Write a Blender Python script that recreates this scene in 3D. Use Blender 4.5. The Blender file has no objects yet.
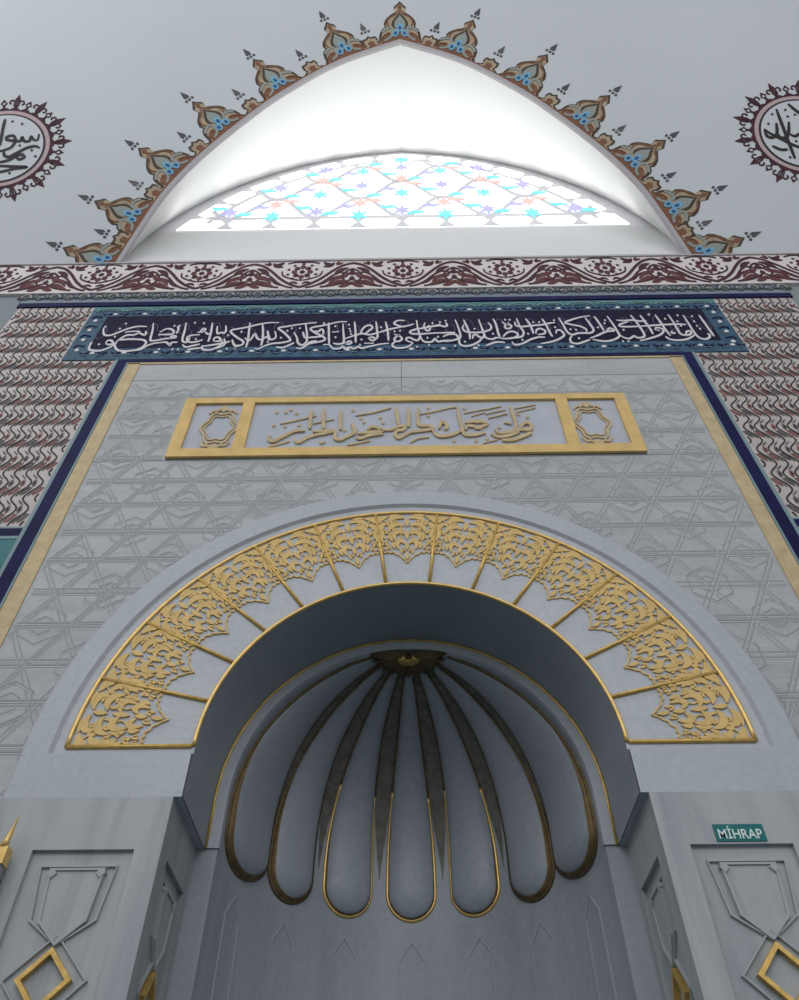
# Mihrab wall of a mosque seen from below
WORLD = .57; A1 = 400; A2 = 120
CAMP = (748.4225, 0.853295, -0.010356, 0.004283, -0.003585)
BAND_STROKES=[[(-2.064,6.117),(-2.057,6.152),(-2.032,6.151),(-2.012,6.116),(-2.027,6.095),(-2.059,6.11)],[(-2.023,6.144),(-2.004,6.102),(-2.017,6.061),(-2.072,6.015),(-2.136,6.024),(-2.16,6.058),(-2.165,6.141)],[(-2.141,6.341),(-2.127,6.282),(-2.101,6.231),(-2.058,6.229),(-2.019,6.264),(-1.969,6.314),(-1.906,6.349),(-1.834,6.347)],[(-1.969,6.263),(-1.944,6.277),(-1.869,6.275),(-1.89,6.232),(-1.945,6.226),(-1.965,6.198),(-1.977,6.163),(-1.901,6.168),(-1.822,6.159),(-1.787,6.13),(-1.783,6.089),(-1.8,6.048),(-1.833,6.016)],[(-1.982,6.171),(-1.993,6.122),(-1.986,6.074),(-1.95,6.019),(-1.898,6.004),(-1.833,6.016),(-1.795,6.028),(-1.766,6.075),(-1.719,6.108),(-1.652,6.12)],[(-1.869,6.26),(-1.817,6.223),(-1.825,6.281)],[(-1.8,6.398),(-1.78,6.287),(-1.766,6.172),(-1.752,6.143),(-1.715,6.149),(-1.664,6.169)],[(-1.721,6.263),(-1.689,6.306),(-1.653,6.305),(-1.623,6.268),(-1.629,6.232),(-1.67,6.226),(-1.713,6.227)],[(-1.694,6.149),(-1.657,6.169),(-1.597,6.181),(-1.598,6.203),(-1.623,6.203),(-1.637,6.175)],[(-1.686,6.114),(-1.645,6.12),(-1.608,6.077),(-1.605,6.112),(-1.565,6.117)],[(-1.565,6.399),(-1.551,6.295),(-1.541,6.166),(-1.525,6.123),(-1.499,6.116),(-1.491,6.178)],[(-1.43,6.219),(-1.478,6.213),(-1.508,6.193),(-1.506,6.151),(-1.478,6.115),(-1.431,6.121),(-1.395,6.148)],[(-1.455,6.256),(-1.417,6.262),(-1.406,6.298),(-1.425,6.306),(-1.438,6.263)],[(-1.398,6.254),(-1.374,6.225),(-1.355,6.231)],[(-1.374,6.393),(-1.362,6.289),(-1.354,6.189),(-1.354,6.119)],[(-1.328,6.34),(-1.32,6.274),(-1.305,6.23),(-1.286,6.244),(-1.264,6.236),(-1.256,6.272),(-1.269,6.346)],[(-1.313,6.118),(-1.32,6.16),(-1.303,6.18),(-1.275,6.158),(-1.279,6.124),(-1.307,6.124)],[(-1.275,6.158),(-1.254,6.102),(-1.272,6.048),(-1.313,6.008),(-1.361,6.01),(-1.38,6.037),(-1.38,6.071)],[(-1.523,6.082),(-1.491,6.047),(-1.447,6.066),(-1.403,6.086)],[(-1.477,6.013),(-1.432,6.025),(-1.38,6.037)],[(-1.25,6.158),(-1.234,6.102),(-1.24,6.061),(-1.281,6.021)],[(-1.192,6.142),(-1.172,6.086),(-1.15,6.051),(-1.123,6.057)],[(-1.377,6.057),(-1.305,6.076),(-1.234,6.102),(-1.202,6.121)],[(-1.599,6.238),(-1.598,6.296),(-1.613,6.348)],[(-0.894,6.379),(-0.959,6.381),(-1.028,6.361),(-1.128,6.312),(-1.221,6.271),(-1.171,6.184),(-1.112,6.119),(-1.111,6.071),(-1.151,6.058),(-1.171,6.079),(-1.189,6.142)],[(-1.103,6.385),(-1.091,6.253),(-1.08,6.139),(-1.078,6.029)],[(-1.012,6.375),(-0.989,6.236),(-0.978,6.122),(-0.979,6.054)],[(-1.106,6.168),(-1.078,6.125),(-1.061,6.145),(-1.044,6.223),(-1.022,6.165),(-0.997,6.137),(-0.978,6.15),(-0.954,6.178),(-0.935,6.142),(-0.907,6.141),(-0.891,6.176),(-0.907,6.255)],[(-0.961,6.264),(-0.945,6.192),(-0.929,6.149)],[(-1.015,6.021),(-0.993,6.007),(-0.957,6.046),(-0.906,6.079),(-0.839,6.091),(-0.787,6.117),(-0.798,6.159),(-0.841,6.232),(-0.888,6.298),(-0.837,6.319),(-0.754,6.346),(-0.621,6.375)],[(-0.874,6.037),(-0.831,6.023),(-0.781,6.062),(-0.756,6.089)],[(-0.772,6.237),(-0.743,6.158),(-0.729,6.088),(-0.698,6.053),(-0.671,6.1),(-0.678,6.213),(-0.703,6.367)],[(-0.735,6.013),(-0.694,6.012),(-0.664,6.059),(-0.646,6.093),(-0.6,6.112)],[(-0.709,6.242),(-0.692,6.17),(-0.672,6.149)],[(-0.406,6.38),(-0.47,6.375),(-0.561,6.333),(-0.657,6.291),(-0.623,6.225),(-0.562,6.167),(-0.546,6.124),(-0.578,6.098),(-0.645,6.072),(-0.695,6.019)],[(-0.625,6.254),(-0.603,6.239),(-0.581,6.275),(-0.565,6.245),(-0.565,6.195)],[(-0.666,6.156),(-0.618,6.161),(-0.556,6.174)],[(-0.536,6.369),(-0.525,6.223),(-0.512,6.055)],[(-0.554,6.056),(-0.513,6.055),(-0.49,6.013),(-0.469,5.999),(-0.435,6.005),(-0.416,6.032),(-0.401,5.998),(-0.368,6.017),(-0.34,5.996),(-0.313,6.022),(-0.285,6.001),(-0.245,6.02),(-0.164,6.052),(-0.103,6.064)],[(-0.433,6.351),(-0.423,6.22),(-0.414,6.121),(-0.418,6.073),(-0.452,6.06),(-0.487,6.075)],[(-0.412,6.093),(-0.383,6.058),(-0.36,6.078),(-0.378,6.099),(-0.404,6.059)],[(-0.352,6.379),(-0.339,6.232),(-0.331,6.077)],[(-0.408,6.135),(-0.347,6.175),(-0.292,6.202),(-0.236,6.186),(-0.167,6.22)],[(-0.285,6.195),(-0.3,6.231),(-0.275,6.303),(-0.24,6.324),(-0.221,6.287),(-0.245,6.244),(-0.271,6.201)],[(-0.198,6.375),(-0.189,6.257),(-0.183,6.157),(-0.2,6.115)],[(-0.249,6.137),(-0.221,6.151),(-0.2,6.129),(-0.213,6.102),(-0.241,6.123)],[(-0.274,6.069),(-0.206,6.067)],[(-0.504,6.229),(-0.455,6.235)],[(-0.13,6.373),(-0.115,6.254),(-0.106,6.099)],[(0.009,6.384),(-0.041,6.385),(-0.069,6.348),(-0.048,6.318),(-0.005,6.295),(0.073,6.33)],[(-0.005,6.295),(-0.097,6.261),(-0.167,6.22)],[(-0.069,6.189),(-0.034,6.166),(-0.013,6.124),(-0.034,6.09),(-0.062,6.097),(-0.062,6.139),(-0.027,6.18)],[(0.062,6.067),(0.027,6.013),(-0.028,5.994),(-0.068,6.009),(-0.079,6.05),(-0.055,6.09)],[(0.062,6.067),(0.021,6.095),(0.018,6.13),(0.042,6.136),(0.069,6.108),(0.096,6.1),(0.112,6.162),(0.1,6.248),(0.092,6.389)],[(0.322,6.199),(0.217,6.195),(0.112,6.184),(0.057,6.192),(0.043,6.221),(0.079,6.249),(0.157,6.276),(0.228,6.303),(0.258,6.324)],[(0.112,6.177),(0.124,6.106),(0.151,6.071),(0.192,6.077),(0.214,6.118),(0.233,6.076),(0.275,6.088),(0.316,6.094)],[(0.152,6.35),(0.143,6.291),(0.162,6.232),(0.184,6.253),(0.179,6.304),(0.156,6.261)],[(0.199,6.289),(0.257,6.302),(0.284,6.287),(0.306,6.301),(0.301,6.345)],[(0.252,6.194),(0.308,6.2),(0.357,6.198)],[(0.247,6.089),(0.288,6.081),(0.337,6.093),(0.373,6.12),(0.362,6.17),(0.314,6.178),(0.27,6.144)],[(0.368,6.388),(0.383,6.284),(0.392,6.155),(0.378,6.099),(0.384,6.031),(0.42,6.009),(0.469,6.028),(0.521,6.082),(0.556,6.164)],[(0.429,6.387),(0.446,6.282),(0.457,6.181),(0.454,6.104)],[(0.427,6.312),(0.413,6.261),(0.434,6.21),(0.489,6.195),(0.545,6.2),(0.604,6.234),(0.616,6.285),(0.599,6.337)],[(0.475,6.11),(0.479,6.152),(0.5,6.166),(0.519,6.137),(0.538,6.116),(0.553,6.136)],[(0.536,6.391),(0.546,6.294),(0.557,6.178),(0.566,6.122),(0.605,6.1),(0.635,6.12),(0.655,6.119)],[(0.641,6.395),(0.653,6.306),(0.656,6.19),(0.663,6.126)],[(0.655,6.119),(0.695,6.104),(0.758,6.117),(0.791,6.158),(0.768,6.201),(0.726,6.195),(0.684,6.133)],[(0.7,6.349),(0.718,6.319),(0.758,6.295),(0.746,6.252),(0.718,6.253),(0.715,6.289),(0.748,6.333)],[(0.556,6.012),(0.628,6.058),(0.689,6.05)],[(0.809,6.398),(0.817,6.286),(0.834,6.199),(0.816,6.136),(0.772,6.116),(0.731,6.117)],[(0.792,6.346),(0.79,6.294),(0.826,6.272),(0.912,6.284),(0.984,6.296),(1.037,6.317),(1.073,6.323)],[(0.873,6.389),(0.893,6.299),(0.9,6.169)],[(0.738,6.062),(0.754,6.021),(0.803,6.033),(0.864,6.086),(0.924,6.119),(0.972,6.118)],[(0.917,6.168),(0.927,6.218),(0.955,6.239),(0.985,6.209),(0.972,6.167),(0.929,6.154)],[(0.99,6.385),(1.005,6.296),(1.014,6.194),(1.024,6.123)],[(1.055,6.165),(1.065,6.207),(1.091,6.213),(1.105,6.177),(1.105,6.135),(1.055,6.081),(0.995,6.048),(0.931,6.029)],[(1.11,6.397),(1.125,6.292),(1.136,6.191),(1.163,6.148),(1.208,6.167),(1.242,6.167),(1.292,6.172)],[(1.34,6.421),(1.264,6.4),(1.185,6.357),(1.144,6.321),(1.188,6.291),(1.24,6.267),(1.274,6.223),(1.267,6.187)],[(1.16,6.134),(1.138,6.085),(1.143,6.037),(1.181,6.023),(1.242,6.055),(1.273,6.075)],[(1.299,6.392),(1.313,6.316),(1.324,6.214),(1.299,6.172),(1.263,6.166),(1.223,6.174)],[(1.367,6.412),(1.383,6.314),(1.394,6.198)],[(1.277,6.095),(1.332,6.129),(1.405,6.183),(1.463,6.196),(1.443,6.232),(1.411,6.197)],[(1.46,6.41),(1.474,6.312),(1.484,6.195),(1.485,6.125),(1.444,6.077),(1.384,6.051),(1.331,6.06),(1.291,6.081)],[(1.489,6.139),(1.505,6.103),(1.541,6.081),(1.583,6.115),(1.598,6.094),(1.632,6.093),(1.658,6.127),(1.656,6.219),(1.646,6.322),(1.63,6.42)],[(1.514,6.348),(1.565,6.339),(1.623,6.345),(1.676,6.328),(1.72,6.334)],[(1.59,6.323),(1.526,6.288),(1.519,6.259),(1.573,6.25),(1.658,6.255)],[(1.698,6.418),(1.709,6.32),(1.719,6.217),(1.72,6.139)],[(1.658,6.255),(1.73,6.261),(1.824,6.272),(1.931,6.277),(1.984,6.268)],[(1.75,6.202),(1.764,6.231),(1.797,6.222),(1.805,6.186),(1.766,6.131),(1.685,6.084),(1.609,6.052)],[(1.75,6.202),(1.78,6.187)],[(1.807,6.422),(1.815,6.317),(1.822,6.215),(1.833,6.115)],[(1.899,6.42),(1.906,6.314),(1.905,6.212),(1.911,6.134),(1.948,6.119),(1.981,6.139),(1.985,6.174),(1.959,6.168),(1.945,6.133)],[(2.004,6.409),(2.007,6.297),(2.007,6.181),(2.016,6.096),(2.046,6.061),(2.087,6.08),(2.103,6.122),(2.09,6.136)],[(2.004,6.124),(1.94,6.07),(1.874,6.052),(1.817,6.067),(1.797,6.109)],[(2.117,6.406),(2.121,6.279),(2.124,6.177),(2.127,6.1)],[(1.863,6.185),(1.853,6.15),(1.879,6.156)]]
BAND_DOTS=[(-2.134,6.355),(-2.021,6.323),(-1.999,6.399),(-2.024,6.207),(-2.105,6.104),(-1.671,6.025),(-1.716,6.227),(-1.639,6.356),(-1.603,6.355),(-1.578,6.022),(-1.541,6.021),(-1.501,6.397),(-1.434,6.387),(-1.206,6.019),(-1.151,6.018),(-1.445,6.156),(-1.231,6.207),(-0.792,6.295),(-0.82,6.26),(-0.854,6.161),(-0.735,6.294),(-1.144,6.254),(-1.152,6.024),(-0.938,6.107),(-0.485,6.316),(-0.475,6.157),(-0.39,6.335),(-0.383,6.276),(-0.375,6.24),(-0.369,6.201),(-0.293,6.12),(-0.57,6.363),(-0.301,6.049),(-0.065,6.231),(-0.027,6.238),(-0.161,6.292),(0.205,6.341),(0.259,6.354),(0.299,6.375),(0.088,6.011),(0.17,6.03),(0.163,6.133),(0.236,6.145),(0.497,6.252),(0.725,6.378),(0.757,6.377),(0.506,6.02),(0.346,6.018),(0.418,6.071),(0.619,6.177),(0.919,6.335),(0.961,6.334),(1.072,6.361),(1.166,6.226),(1.203,6.218),(1.202,6.098),(0.813,6.087),(0.862,6.17),(1.063,6.258),(1.492,6.048),(1.529,6.047),(1.433,6.35),(1.42,6.306),(1.363,6.249),(1.766,6.431),(1.532,6.208),(2.063,6.392),(1.965,6.41),(2.056,6.251),(2.064,6.208),(2.055,6.317),(1.862,6.36),(1.76,6.424),(1.939,6.321),(1.945,6.254)]
GOLD_STROKES=[[(-0.786,5.015),(-0.786,4.971),(-0.76,4.951),(-0.723,4.979),(-0.671,5.027),(-0.632,5.051),(-0.585,5.05)],[(-0.563,5.265),(-0.563,5.16),(-0.558,5.069)],[(-0.491,5.274),(-0.485,5.159),(-0.478,5.067)],[(-0.39,5.261),(-0.384,5.156),(-0.378,5.055)],[(-0.637,4.982),(-0.628,4.949),(-0.604,4.943),(-0.567,4.981),(-0.523,5.004),(-0.466,5.023),(-0.409,5.041)],[(-0.538,5.044),(-0.468,5.042),(-0.41,5.046),(-0.405,4.977),(-0.381,4.958),(-0.347,4.967)],[(-0.348,4.976),(-0.315,5.005),(-0.293,5.034),(-0.314,5.124)],[(-0.275,5.018),(-0.222,5.022),(-0.13,5.04),(-0.189,5.081),(-0.218,5.052)],[(-0.284,4.975),(-0.255,4.969),(-0.204,4.997),(-0.129,5.01)],[(-0.13,5.05),(-0.083,5.049),(-0.036,5.083),(-0.001,5.082),(-0.013,5.047),(-0.048,5.038),(-0.06,4.999),(-0.037,4.97),(-0.002,4.998),(0.057,5.041)],[(-0.057,5.275),(-0.048,5.19),(-0.039,5.098)],[(0.016,5.273),(0.02,5.168),(0.019,5.077)],[(0.079,5.272),(0.077,5.187),(0.081,5.095),(0.145,5.084),(0.156,5.054),(0.085,5.035),(0.033,5.022)],[(0.156,5.054),(0.177,4.994),(0.222,4.979),(0.275,4.997),(0.324,5.03)],[(0.315,5.266),(0.32,5.161),(0.331,5.05),(0.344,4.991),(0.402,4.989),(0.461,5.008)],[(0.197,5.053),(0.217,5.123),(0.245,5.082),(0.231,5.042)],[(0.352,5.11),(0.412,5.123),(0.471,5.122)],[(0.353,5.039),(0.362,5.079),(0.408,5.068),(0.441,5.047)],[(0.632,5.27),(0.642,5.175),(0.646,5.083),(0.637,5.033)],[(0.411,5.108),(0.447,5.118),(0.48,5.097),(0.443,5.067),(0.406,5.048)],[(0.522,5.046),(0.536,5.006),(0.576,5.005),(0.636,5.023),(0.672,5.033),(0.718,5.032),(0.735,5.071),(0.716,5.102),(0.684,5.082),(0.673,5.042)],[(0.494,4.997),(0.532,4.967),(0.59,4.976),(0.658,5.013)],[(0.582,5.11),(0.621,5.094)],[(0.551,4.933),(0.614,4.937),(0.676,4.969),(0.726,5.002)]]
GOLD_THIN=[[(-0.738,5.128),(-0.655,5.157),(-0.531,5.206)],[(-0.783,4.904),(-0.723,4.927),(-0.663,4.954)],[(-0.545,5.124),(-0.423,5.167)],[(-0.493,4.96),(-0.483,4.931),(-0.458,4.945)],[(-0.297,5.201),(-0.181,5.235),(-0.084,5.281)],[(-0.333,4.909),(-0.271,4.927),(-0.203,4.949)],[(0.086,5.208),(0.181,5.237),(0.273,5.273),(0.315,5.277)],[(0.026,4.925),(0.072,4.963),(0.136,4.976)],[(0.353,5.213),(0.483,5.252)],[(0.393,5.18),(0.48,5.22)],[(0.482,5.247),(0.582,5.282)],[(0.478,5.2),(0.602,5.244)],[(0.492,5.157),(0.609,5.202)],[(0.657,5.253),(0.79,5.293)],[(0.665,5.216),(0.785,5.261)],[(0.441,4.912),(0.524,4.943)]]
GOLD_DOTS=[(-0.773,5.248),(-0.718,5.247),(-0.691,5.273),(-0.654,5.235),(-0.775,5.114),(-0.708,5.102),(-0.626,5.111),(-0.314,5.259),(-0.263,5.174),(-0.244,5.133),(-0.149,5.177),(-0.131,5.125),(-0.355,5.055),(0.14,5.276),(0.137,5.191),(0.278,4.939),(0.403,4.936),(0.357,5.265),(0.467,4.954),(0.674,5.195),(0.724,5.163),(0.548,5.065)]
LEFT_STROKES=[[(-3.361,1.469),(-3.364,1.366),(-3.36,1.186)],[(-3.049,1.301),(-3.051,1.244),(-3.08,1.238),(-3.111,1.277),(-3.12,1.232),(-3.16,1.227),(-3.187,1.272),(-3.191,1.234),(-3.232,1.235),(-3.26,1.286),(-3.31,1.281),(-3.315,1.249),(-3.262,1.235),(-3.24,1.222),(-3.27,1.159),(-3.375,1.123),(-3.496,1.126)],[(-3.023,1.154),(-3.061,1.174),(-3.129,1.156),(-3.202,1.107),(-3.265,1.065),(-3.308,1.084),(-3.315,1.122)],[(-3.483,0.988),(-3.336,1.01),(-3.26,1.033),(-3.206,1.07),(-3.158,1.088),(-3.138,1.056),(-3.181,1.038),(-3.206,1.07)],[(-3.531,0.976),(-3.33,0.972),(-3.209,0.964),(-3.098,0.956),(-3.205,0.939),(-3.32,0.91),(-3.44,0.913)],[(-3.492,1.459),(-3.476,1.303),(-3.477,1.188)],[(-3.63,1.255),(-3.568,1.305),(-3.496,1.24),(-3.548,1.19)]]
LEFT_DOTS=[(-3.295,1.442),(-3.209,1.414),(-3.193,1.183),(-3.084,1.13),(-3.045,1.067),(-3.233,0.896),(-3.3,0.848),(-3.456,1.367),(-3.528,1.076)]
RIGHT_STROKES=[[(3.161,1.465),(3.177,1.322),(3.201,1.118),(3.226,0.924)],[(3.006,1.262),(3.073,1.184),(3.144,1.132),(3.231,1.067),(3.322,1.022)],[(3.027,1.236),(3.039,1.159),(3.086,1.146),(3.125,1.195),(3.137,1.297)],[(3.122,1.208),(3.146,1.144),(3.209,1.162),(3.244,1.308)],[(3.227,1.181),(3.267,1.155),(3.311,1.179),(3.346,1.153),(3.395,1.203)],[(3.269,1.502),(3.317,1.436),(3.384,1.357),(3.429,1.279)],[(3.062,1.058),(3.124,1.019),(3.183,1.018)],[(3.508,1.484),(3.462,1.291),(3.436,1.101),(3.485,1.05),(3.574,1.098)]]
RIGHT_DOTS=[(3.119,1.394),(3.071,1.292),(3.237,1.437),(3.245,1.366),(3.308,1.384),(3.031,1.109),(3.189,0.938),(3.268,1.104),(3.534,1.354),(3.373,0.977)]
import bpy, bmesh, math, random
from math import sin, cos, pi, radians, sqrt, hypot, atan2
from mathutils import Vector, Matrix
random.seed(7)
sc = bpy.context.scene
COL = sc.collection

# ------------------------------------------------------------------ materials
def new_mat(name):
    m = bpy.data.materials.new(name); m.use_nodes = True
    nt = m.node_tree; b = nt.nodes['Principled BSDF']
    return m, nt, b
def simple(name, col, rough=.6, metal=0., mottle=0., scale=8., bump=0., spec=.2):
    m, nt, b = new_mat(name)
    b.inputs['Base Color'].default_value = (*col, 1); b.inputs['Roughness'].default_value = rough
    b.inputs['Metallic'].default_value = metal; b.inputs['Specular IOR Level'].default_value = spec
    if mottle or bump:
        tc = nt.nodes.new('ShaderNodeTexCoord'); n = nt.nodes.new('ShaderNodeTexNoise')
        n.inputs['Scale'].default_value = scale; n.inputs['Detail'].default_value = 5
        nt.links.new(tc.outputs['Object'], n.inputs['Vector'])
        if mottle:
            r = nt.nodes.new('ShaderNodeValToRGB')
            r.color_ramp.elements[0].position = .3; r.color_ramp.elements[1].position = .7
            r.color_ramp.elements[0].color = (*[c*(1-mottle) for c in col], 1)
            r.color_ramp.elements[1].color = (*[min(1, c*(1+mottle)) for c in col], 1)
            nt.links.new(n.outputs['Fac'], r.inputs['Fac']); nt.links.new(r.outputs['Color'], b.inputs['Base Color'])
        if bump:
            bp = nt.nodes.new('ShaderNodeBump'); bp.inputs['Strength'].default_value = bump; bp.inputs['Distance'].default_value = .01
            nt.links.new(n.outputs['Fac'], bp.inputs['Height']); nt.links.new(bp.outputs['Normal'], b.inputs['Normal'])
    return m
def marble(name, base, vein, sx=1., sy=1., sz=1., rough=.45, amount=.5, seed=0.):
    """veined marble: noise stretched along one axis, plus faint sharp veins"""
    m, nt, b = new_mat(name)
    N, L = nt.nodes, nt.links
    tc = N.new('ShaderNodeTexCoord'); mp = N.new('ShaderNodeMapping')
    mp.inputs['Scale'].default_value = (sx, sy, sz); mp.inputs['Location'].default_value = (seed, seed*1.7, seed*.6)
    mp.inputs['Rotation'].default_value = (0, radians(3), 0)
    L.new(tc.outputs['Object'], mp.inputs['Vector'])
    n1 = N.new('ShaderNodeTexNoise'); n1.inputs['Scale'].default_value = 2.0; n1.inputs['Detail'].default_value = 9
    n1.inputs['Roughness'].default_value = .62; n1.inputs['Distortion'].default_value = .6
    L.new(mp.outputs['Vector'], n1.inputs['Vector'])
    r1 = N.new('ShaderNodeValToRGB'); e = r1.color_ramp.elements
    e[0].position = .34; e[0].color = (*vein, 1); e[1].position = .60; e[1].color = (*base, 1)
    L.new(n1.outputs['Fac'], r1.inputs['Fac'])
    n2 = N.new('ShaderNodeTexNoise'); n2.inputs['Scale'].default_value = 40; n2.inputs['Detail'].default_value = 4
    L.new(tc.outputs['Object'], n2.inputs['Vector'])
    r2 = N.new('ShaderNodeValToRGB'); e = r2.color_ramp.elements
    e[0].position = .3; e[0].color = (*[c*.86 for c in base], 1); e[1].position = .7; e[1].color = (*[min(1, c*1.08) for c in base], 1)
    L.new(n2.outputs['Fac'], r2.inputs['Fac'])
    mx = N.new('ShaderNodeMix'); mx.data_type = 'RGBA'; mx.inputs['Factor'].default_value = amount
    L.new(r2.outputs['Color'], mx.inputs['A']); L.new(r1.outputs['Color'], mx.inputs['B'])
    L.new(mx.outputs['Result'], b.inputs['Base Color'])
    b.inputs['Roughness'].default_value = rough; b.inputs['Specular IOR Level'].default_value = .25
    return m
def emis(name, col, s):
    m, nt, b = new_mat(name)
    b.inputs['Base Color'].default_value = (*[c*.3 for c in col], 1)
    b.inputs['Emission Color'].default_value = (*col, 1); b.inputs['Emission Strength'].default_value = s
    b.inputs['Roughness'].default_value = .3
    return m
M = dict(
 plaster=simple('white_plaster', (.60, .625, .65), .8, mottle=.03, scale=.6),
 plaster_reveal=simple('reveal_plaster', (.72, .72, .72), .8),
 grey_wall=simple('grey_paint', (.24, .275, .285), .8),
 slab=marble('grey_marble_slab', (.47, .475, .485), (.31, .32, .34), .5, 1, 3.6, .5, .55, 3.),
 arch=marble('pale_marble', (.47, .49, .53), (.40, .42, .46), .8, 1, .8, .42, .5, 9.),
 voussoir=marble('voussoir_marble', (.51, .53, .565), (.41, .435, .48), 1.2, 1, 1.2, .4, .5, 5.),
 pier=marble('pier_marble', (.41, .43, .445), (.235, .255, .28), 2.8, 2.8, .3, .4, .85, 4.),
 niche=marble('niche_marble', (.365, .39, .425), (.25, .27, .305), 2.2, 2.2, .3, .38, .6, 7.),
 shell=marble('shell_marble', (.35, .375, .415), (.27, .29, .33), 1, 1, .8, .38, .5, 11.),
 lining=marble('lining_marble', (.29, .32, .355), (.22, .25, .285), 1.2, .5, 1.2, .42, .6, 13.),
 groove=simple('carved_groove', (.22, .235, .26), .8),
 arris=simple('carved_arris', (.52, .54, .57), .6),
 gold=simple('gold_leaf', (.62, .41, .13), .42, .55, .18, 30, .25),
 gold_flat=simple('gold_paint', (.68, .47, .19), .55, .08, .10, 14, .1),
 gold_pale=simple('pale_gold_paint', (.54, .42, .25), .6, .1, .12, 20),
 gold_bright=simple('polished_gold', (.74, .50, .19), .38, .55, .12, 30, .1),
 bronze_shade=simple('bronze_and_shaded_gold', (.16, .115, .06), .5, .5, .3, 30, .2),  # bronze of the hub; on the beads it paints gold in shade
 navy=simple('navy_tile', (.010, .010, .062), .5, mottle=.3, scale=5, spec=.08),
 ink=simple('band_navy', (.013, .011, .036), .55, mottle=.3, scale=20, spec=.08),
 blue=simple('blue_tile', (.04, .095, .155), .5, mottle=.35, scale=16),
 teal=simple('teal_tile', (.07, .19, .21), .5, mottle=.2, scale=9),
 turq=simple('turquoise_tile', (.02, .15, .17), .35, mottle=.08, scale=3),
 paleblue=simple('pale_blue_glaze', (.20, .29, .31), .5),
 white=simple('white_glaze', (.66, .64, .66), .4),
 cream=simple('cream_tile', (.50, .445, .425), .4, mottle=.12, scale=14),
 brown=simple('dark_brown_glaze', (.030, .022, .025), .55),
 rose=simple('rust_rose_glaze', (.24, .10, .09), .5, mottle=.3, scale=9),
 sage=simple('grey_rose_glaze', (.12, .105, .115), .5, mottle=.3, scale=7),
 maroon=simple('maroon_paint', (.065, .024, .032), .7),
 wine=simple('wine_paint', (.12, .04, .045), .7),
 frieze=simple('frieze_ground', (.66, .60, .60), .7, mottle=.05, scale=6),
 mould=simple('grey_moulding', (.20, .235, .28), .55, mottle=.1, scale=8),
 mould_dark=simple('moulding_dark', (.085, .09, .10), .7),
 mould_light=simple('moulding_light', (.42, .40, .38), .7),
 tan=simple('tan_paint', (.42, .33, .23), .7, mottle=.15, scale=12),
 olive=simple('olive_brown_line', (.085, .06, .04), .7),
 rust=simple('rust_paint', (.22, .10, .06), .7, mottle=.1, scale=10),
 greyfill=simple('grey_green_fill', (.30, .33, .31), .7),
 sky=simple('sky_blue_paint', (.20, .42, .58), .6),
 deep=simple('deep_blue_paint', (.03, .10, .26), .6),
 trimgrey=simple('arch_trim', (.47, .44, .46), .7),
 pink=simple('pink_ring', (.50, .38, .40), .7),
 sign=simple('sign_teal', (.006, .15, .155), .35),
 signtext=simple('sign_white', (.72, .82, .80), .4),
 post=simple('pale_stone', (.30, .27, .33), .6, mottle=.1),
 carpet=simple('carpet', (.07, .12, .13), .95, mottle=.2, scale=4),
 came=simple('window_tracery', (.84, .83, .86), .7),
 glass=emis('daylit_clear_glass', (1., .99, .96), 2.6),
 g_blue=emis('daylit_blue_glass', (.42, .42, .92), .95),
 g_turq=emis('daylit_turquoise_glass', (.16, .80, .80), .95),
 g_pink=emis('daylit_rose_glass', (.85, .50, .46), .9),
)

# ------------------------------------------------------------------ frames and mesh building
class Frame:
    def __init__(s, P0, ex, ey, en): s.P0, s.ex, s.ey, s.en = Vector(P0), Vector(ex), Vector(ey), Vector(en)
    def __call__(s, a, b, h=0.): return s.P0 + s.ex*a + s.ey*b + s.en*h
def wall(Y): return Frame((0, Y, 0), (1, 0, 0), (0, 0, 1), (0, -1, 0))
LEAN = radians(30)
KU = 1.045        # size of everything above the cornice
def upz(z): return 1.5+(z-1.5)*KU
YC_ = .05
P_UP = Vector((0, YC_, upz(7.16)))
UPF = Frame(P_UP, (KU, 0, 0), (0, -sin(LEAN)*KU, cos(LEAN)*KU), (0, -cos(LEAN), -sin(LEAN)))

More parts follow.
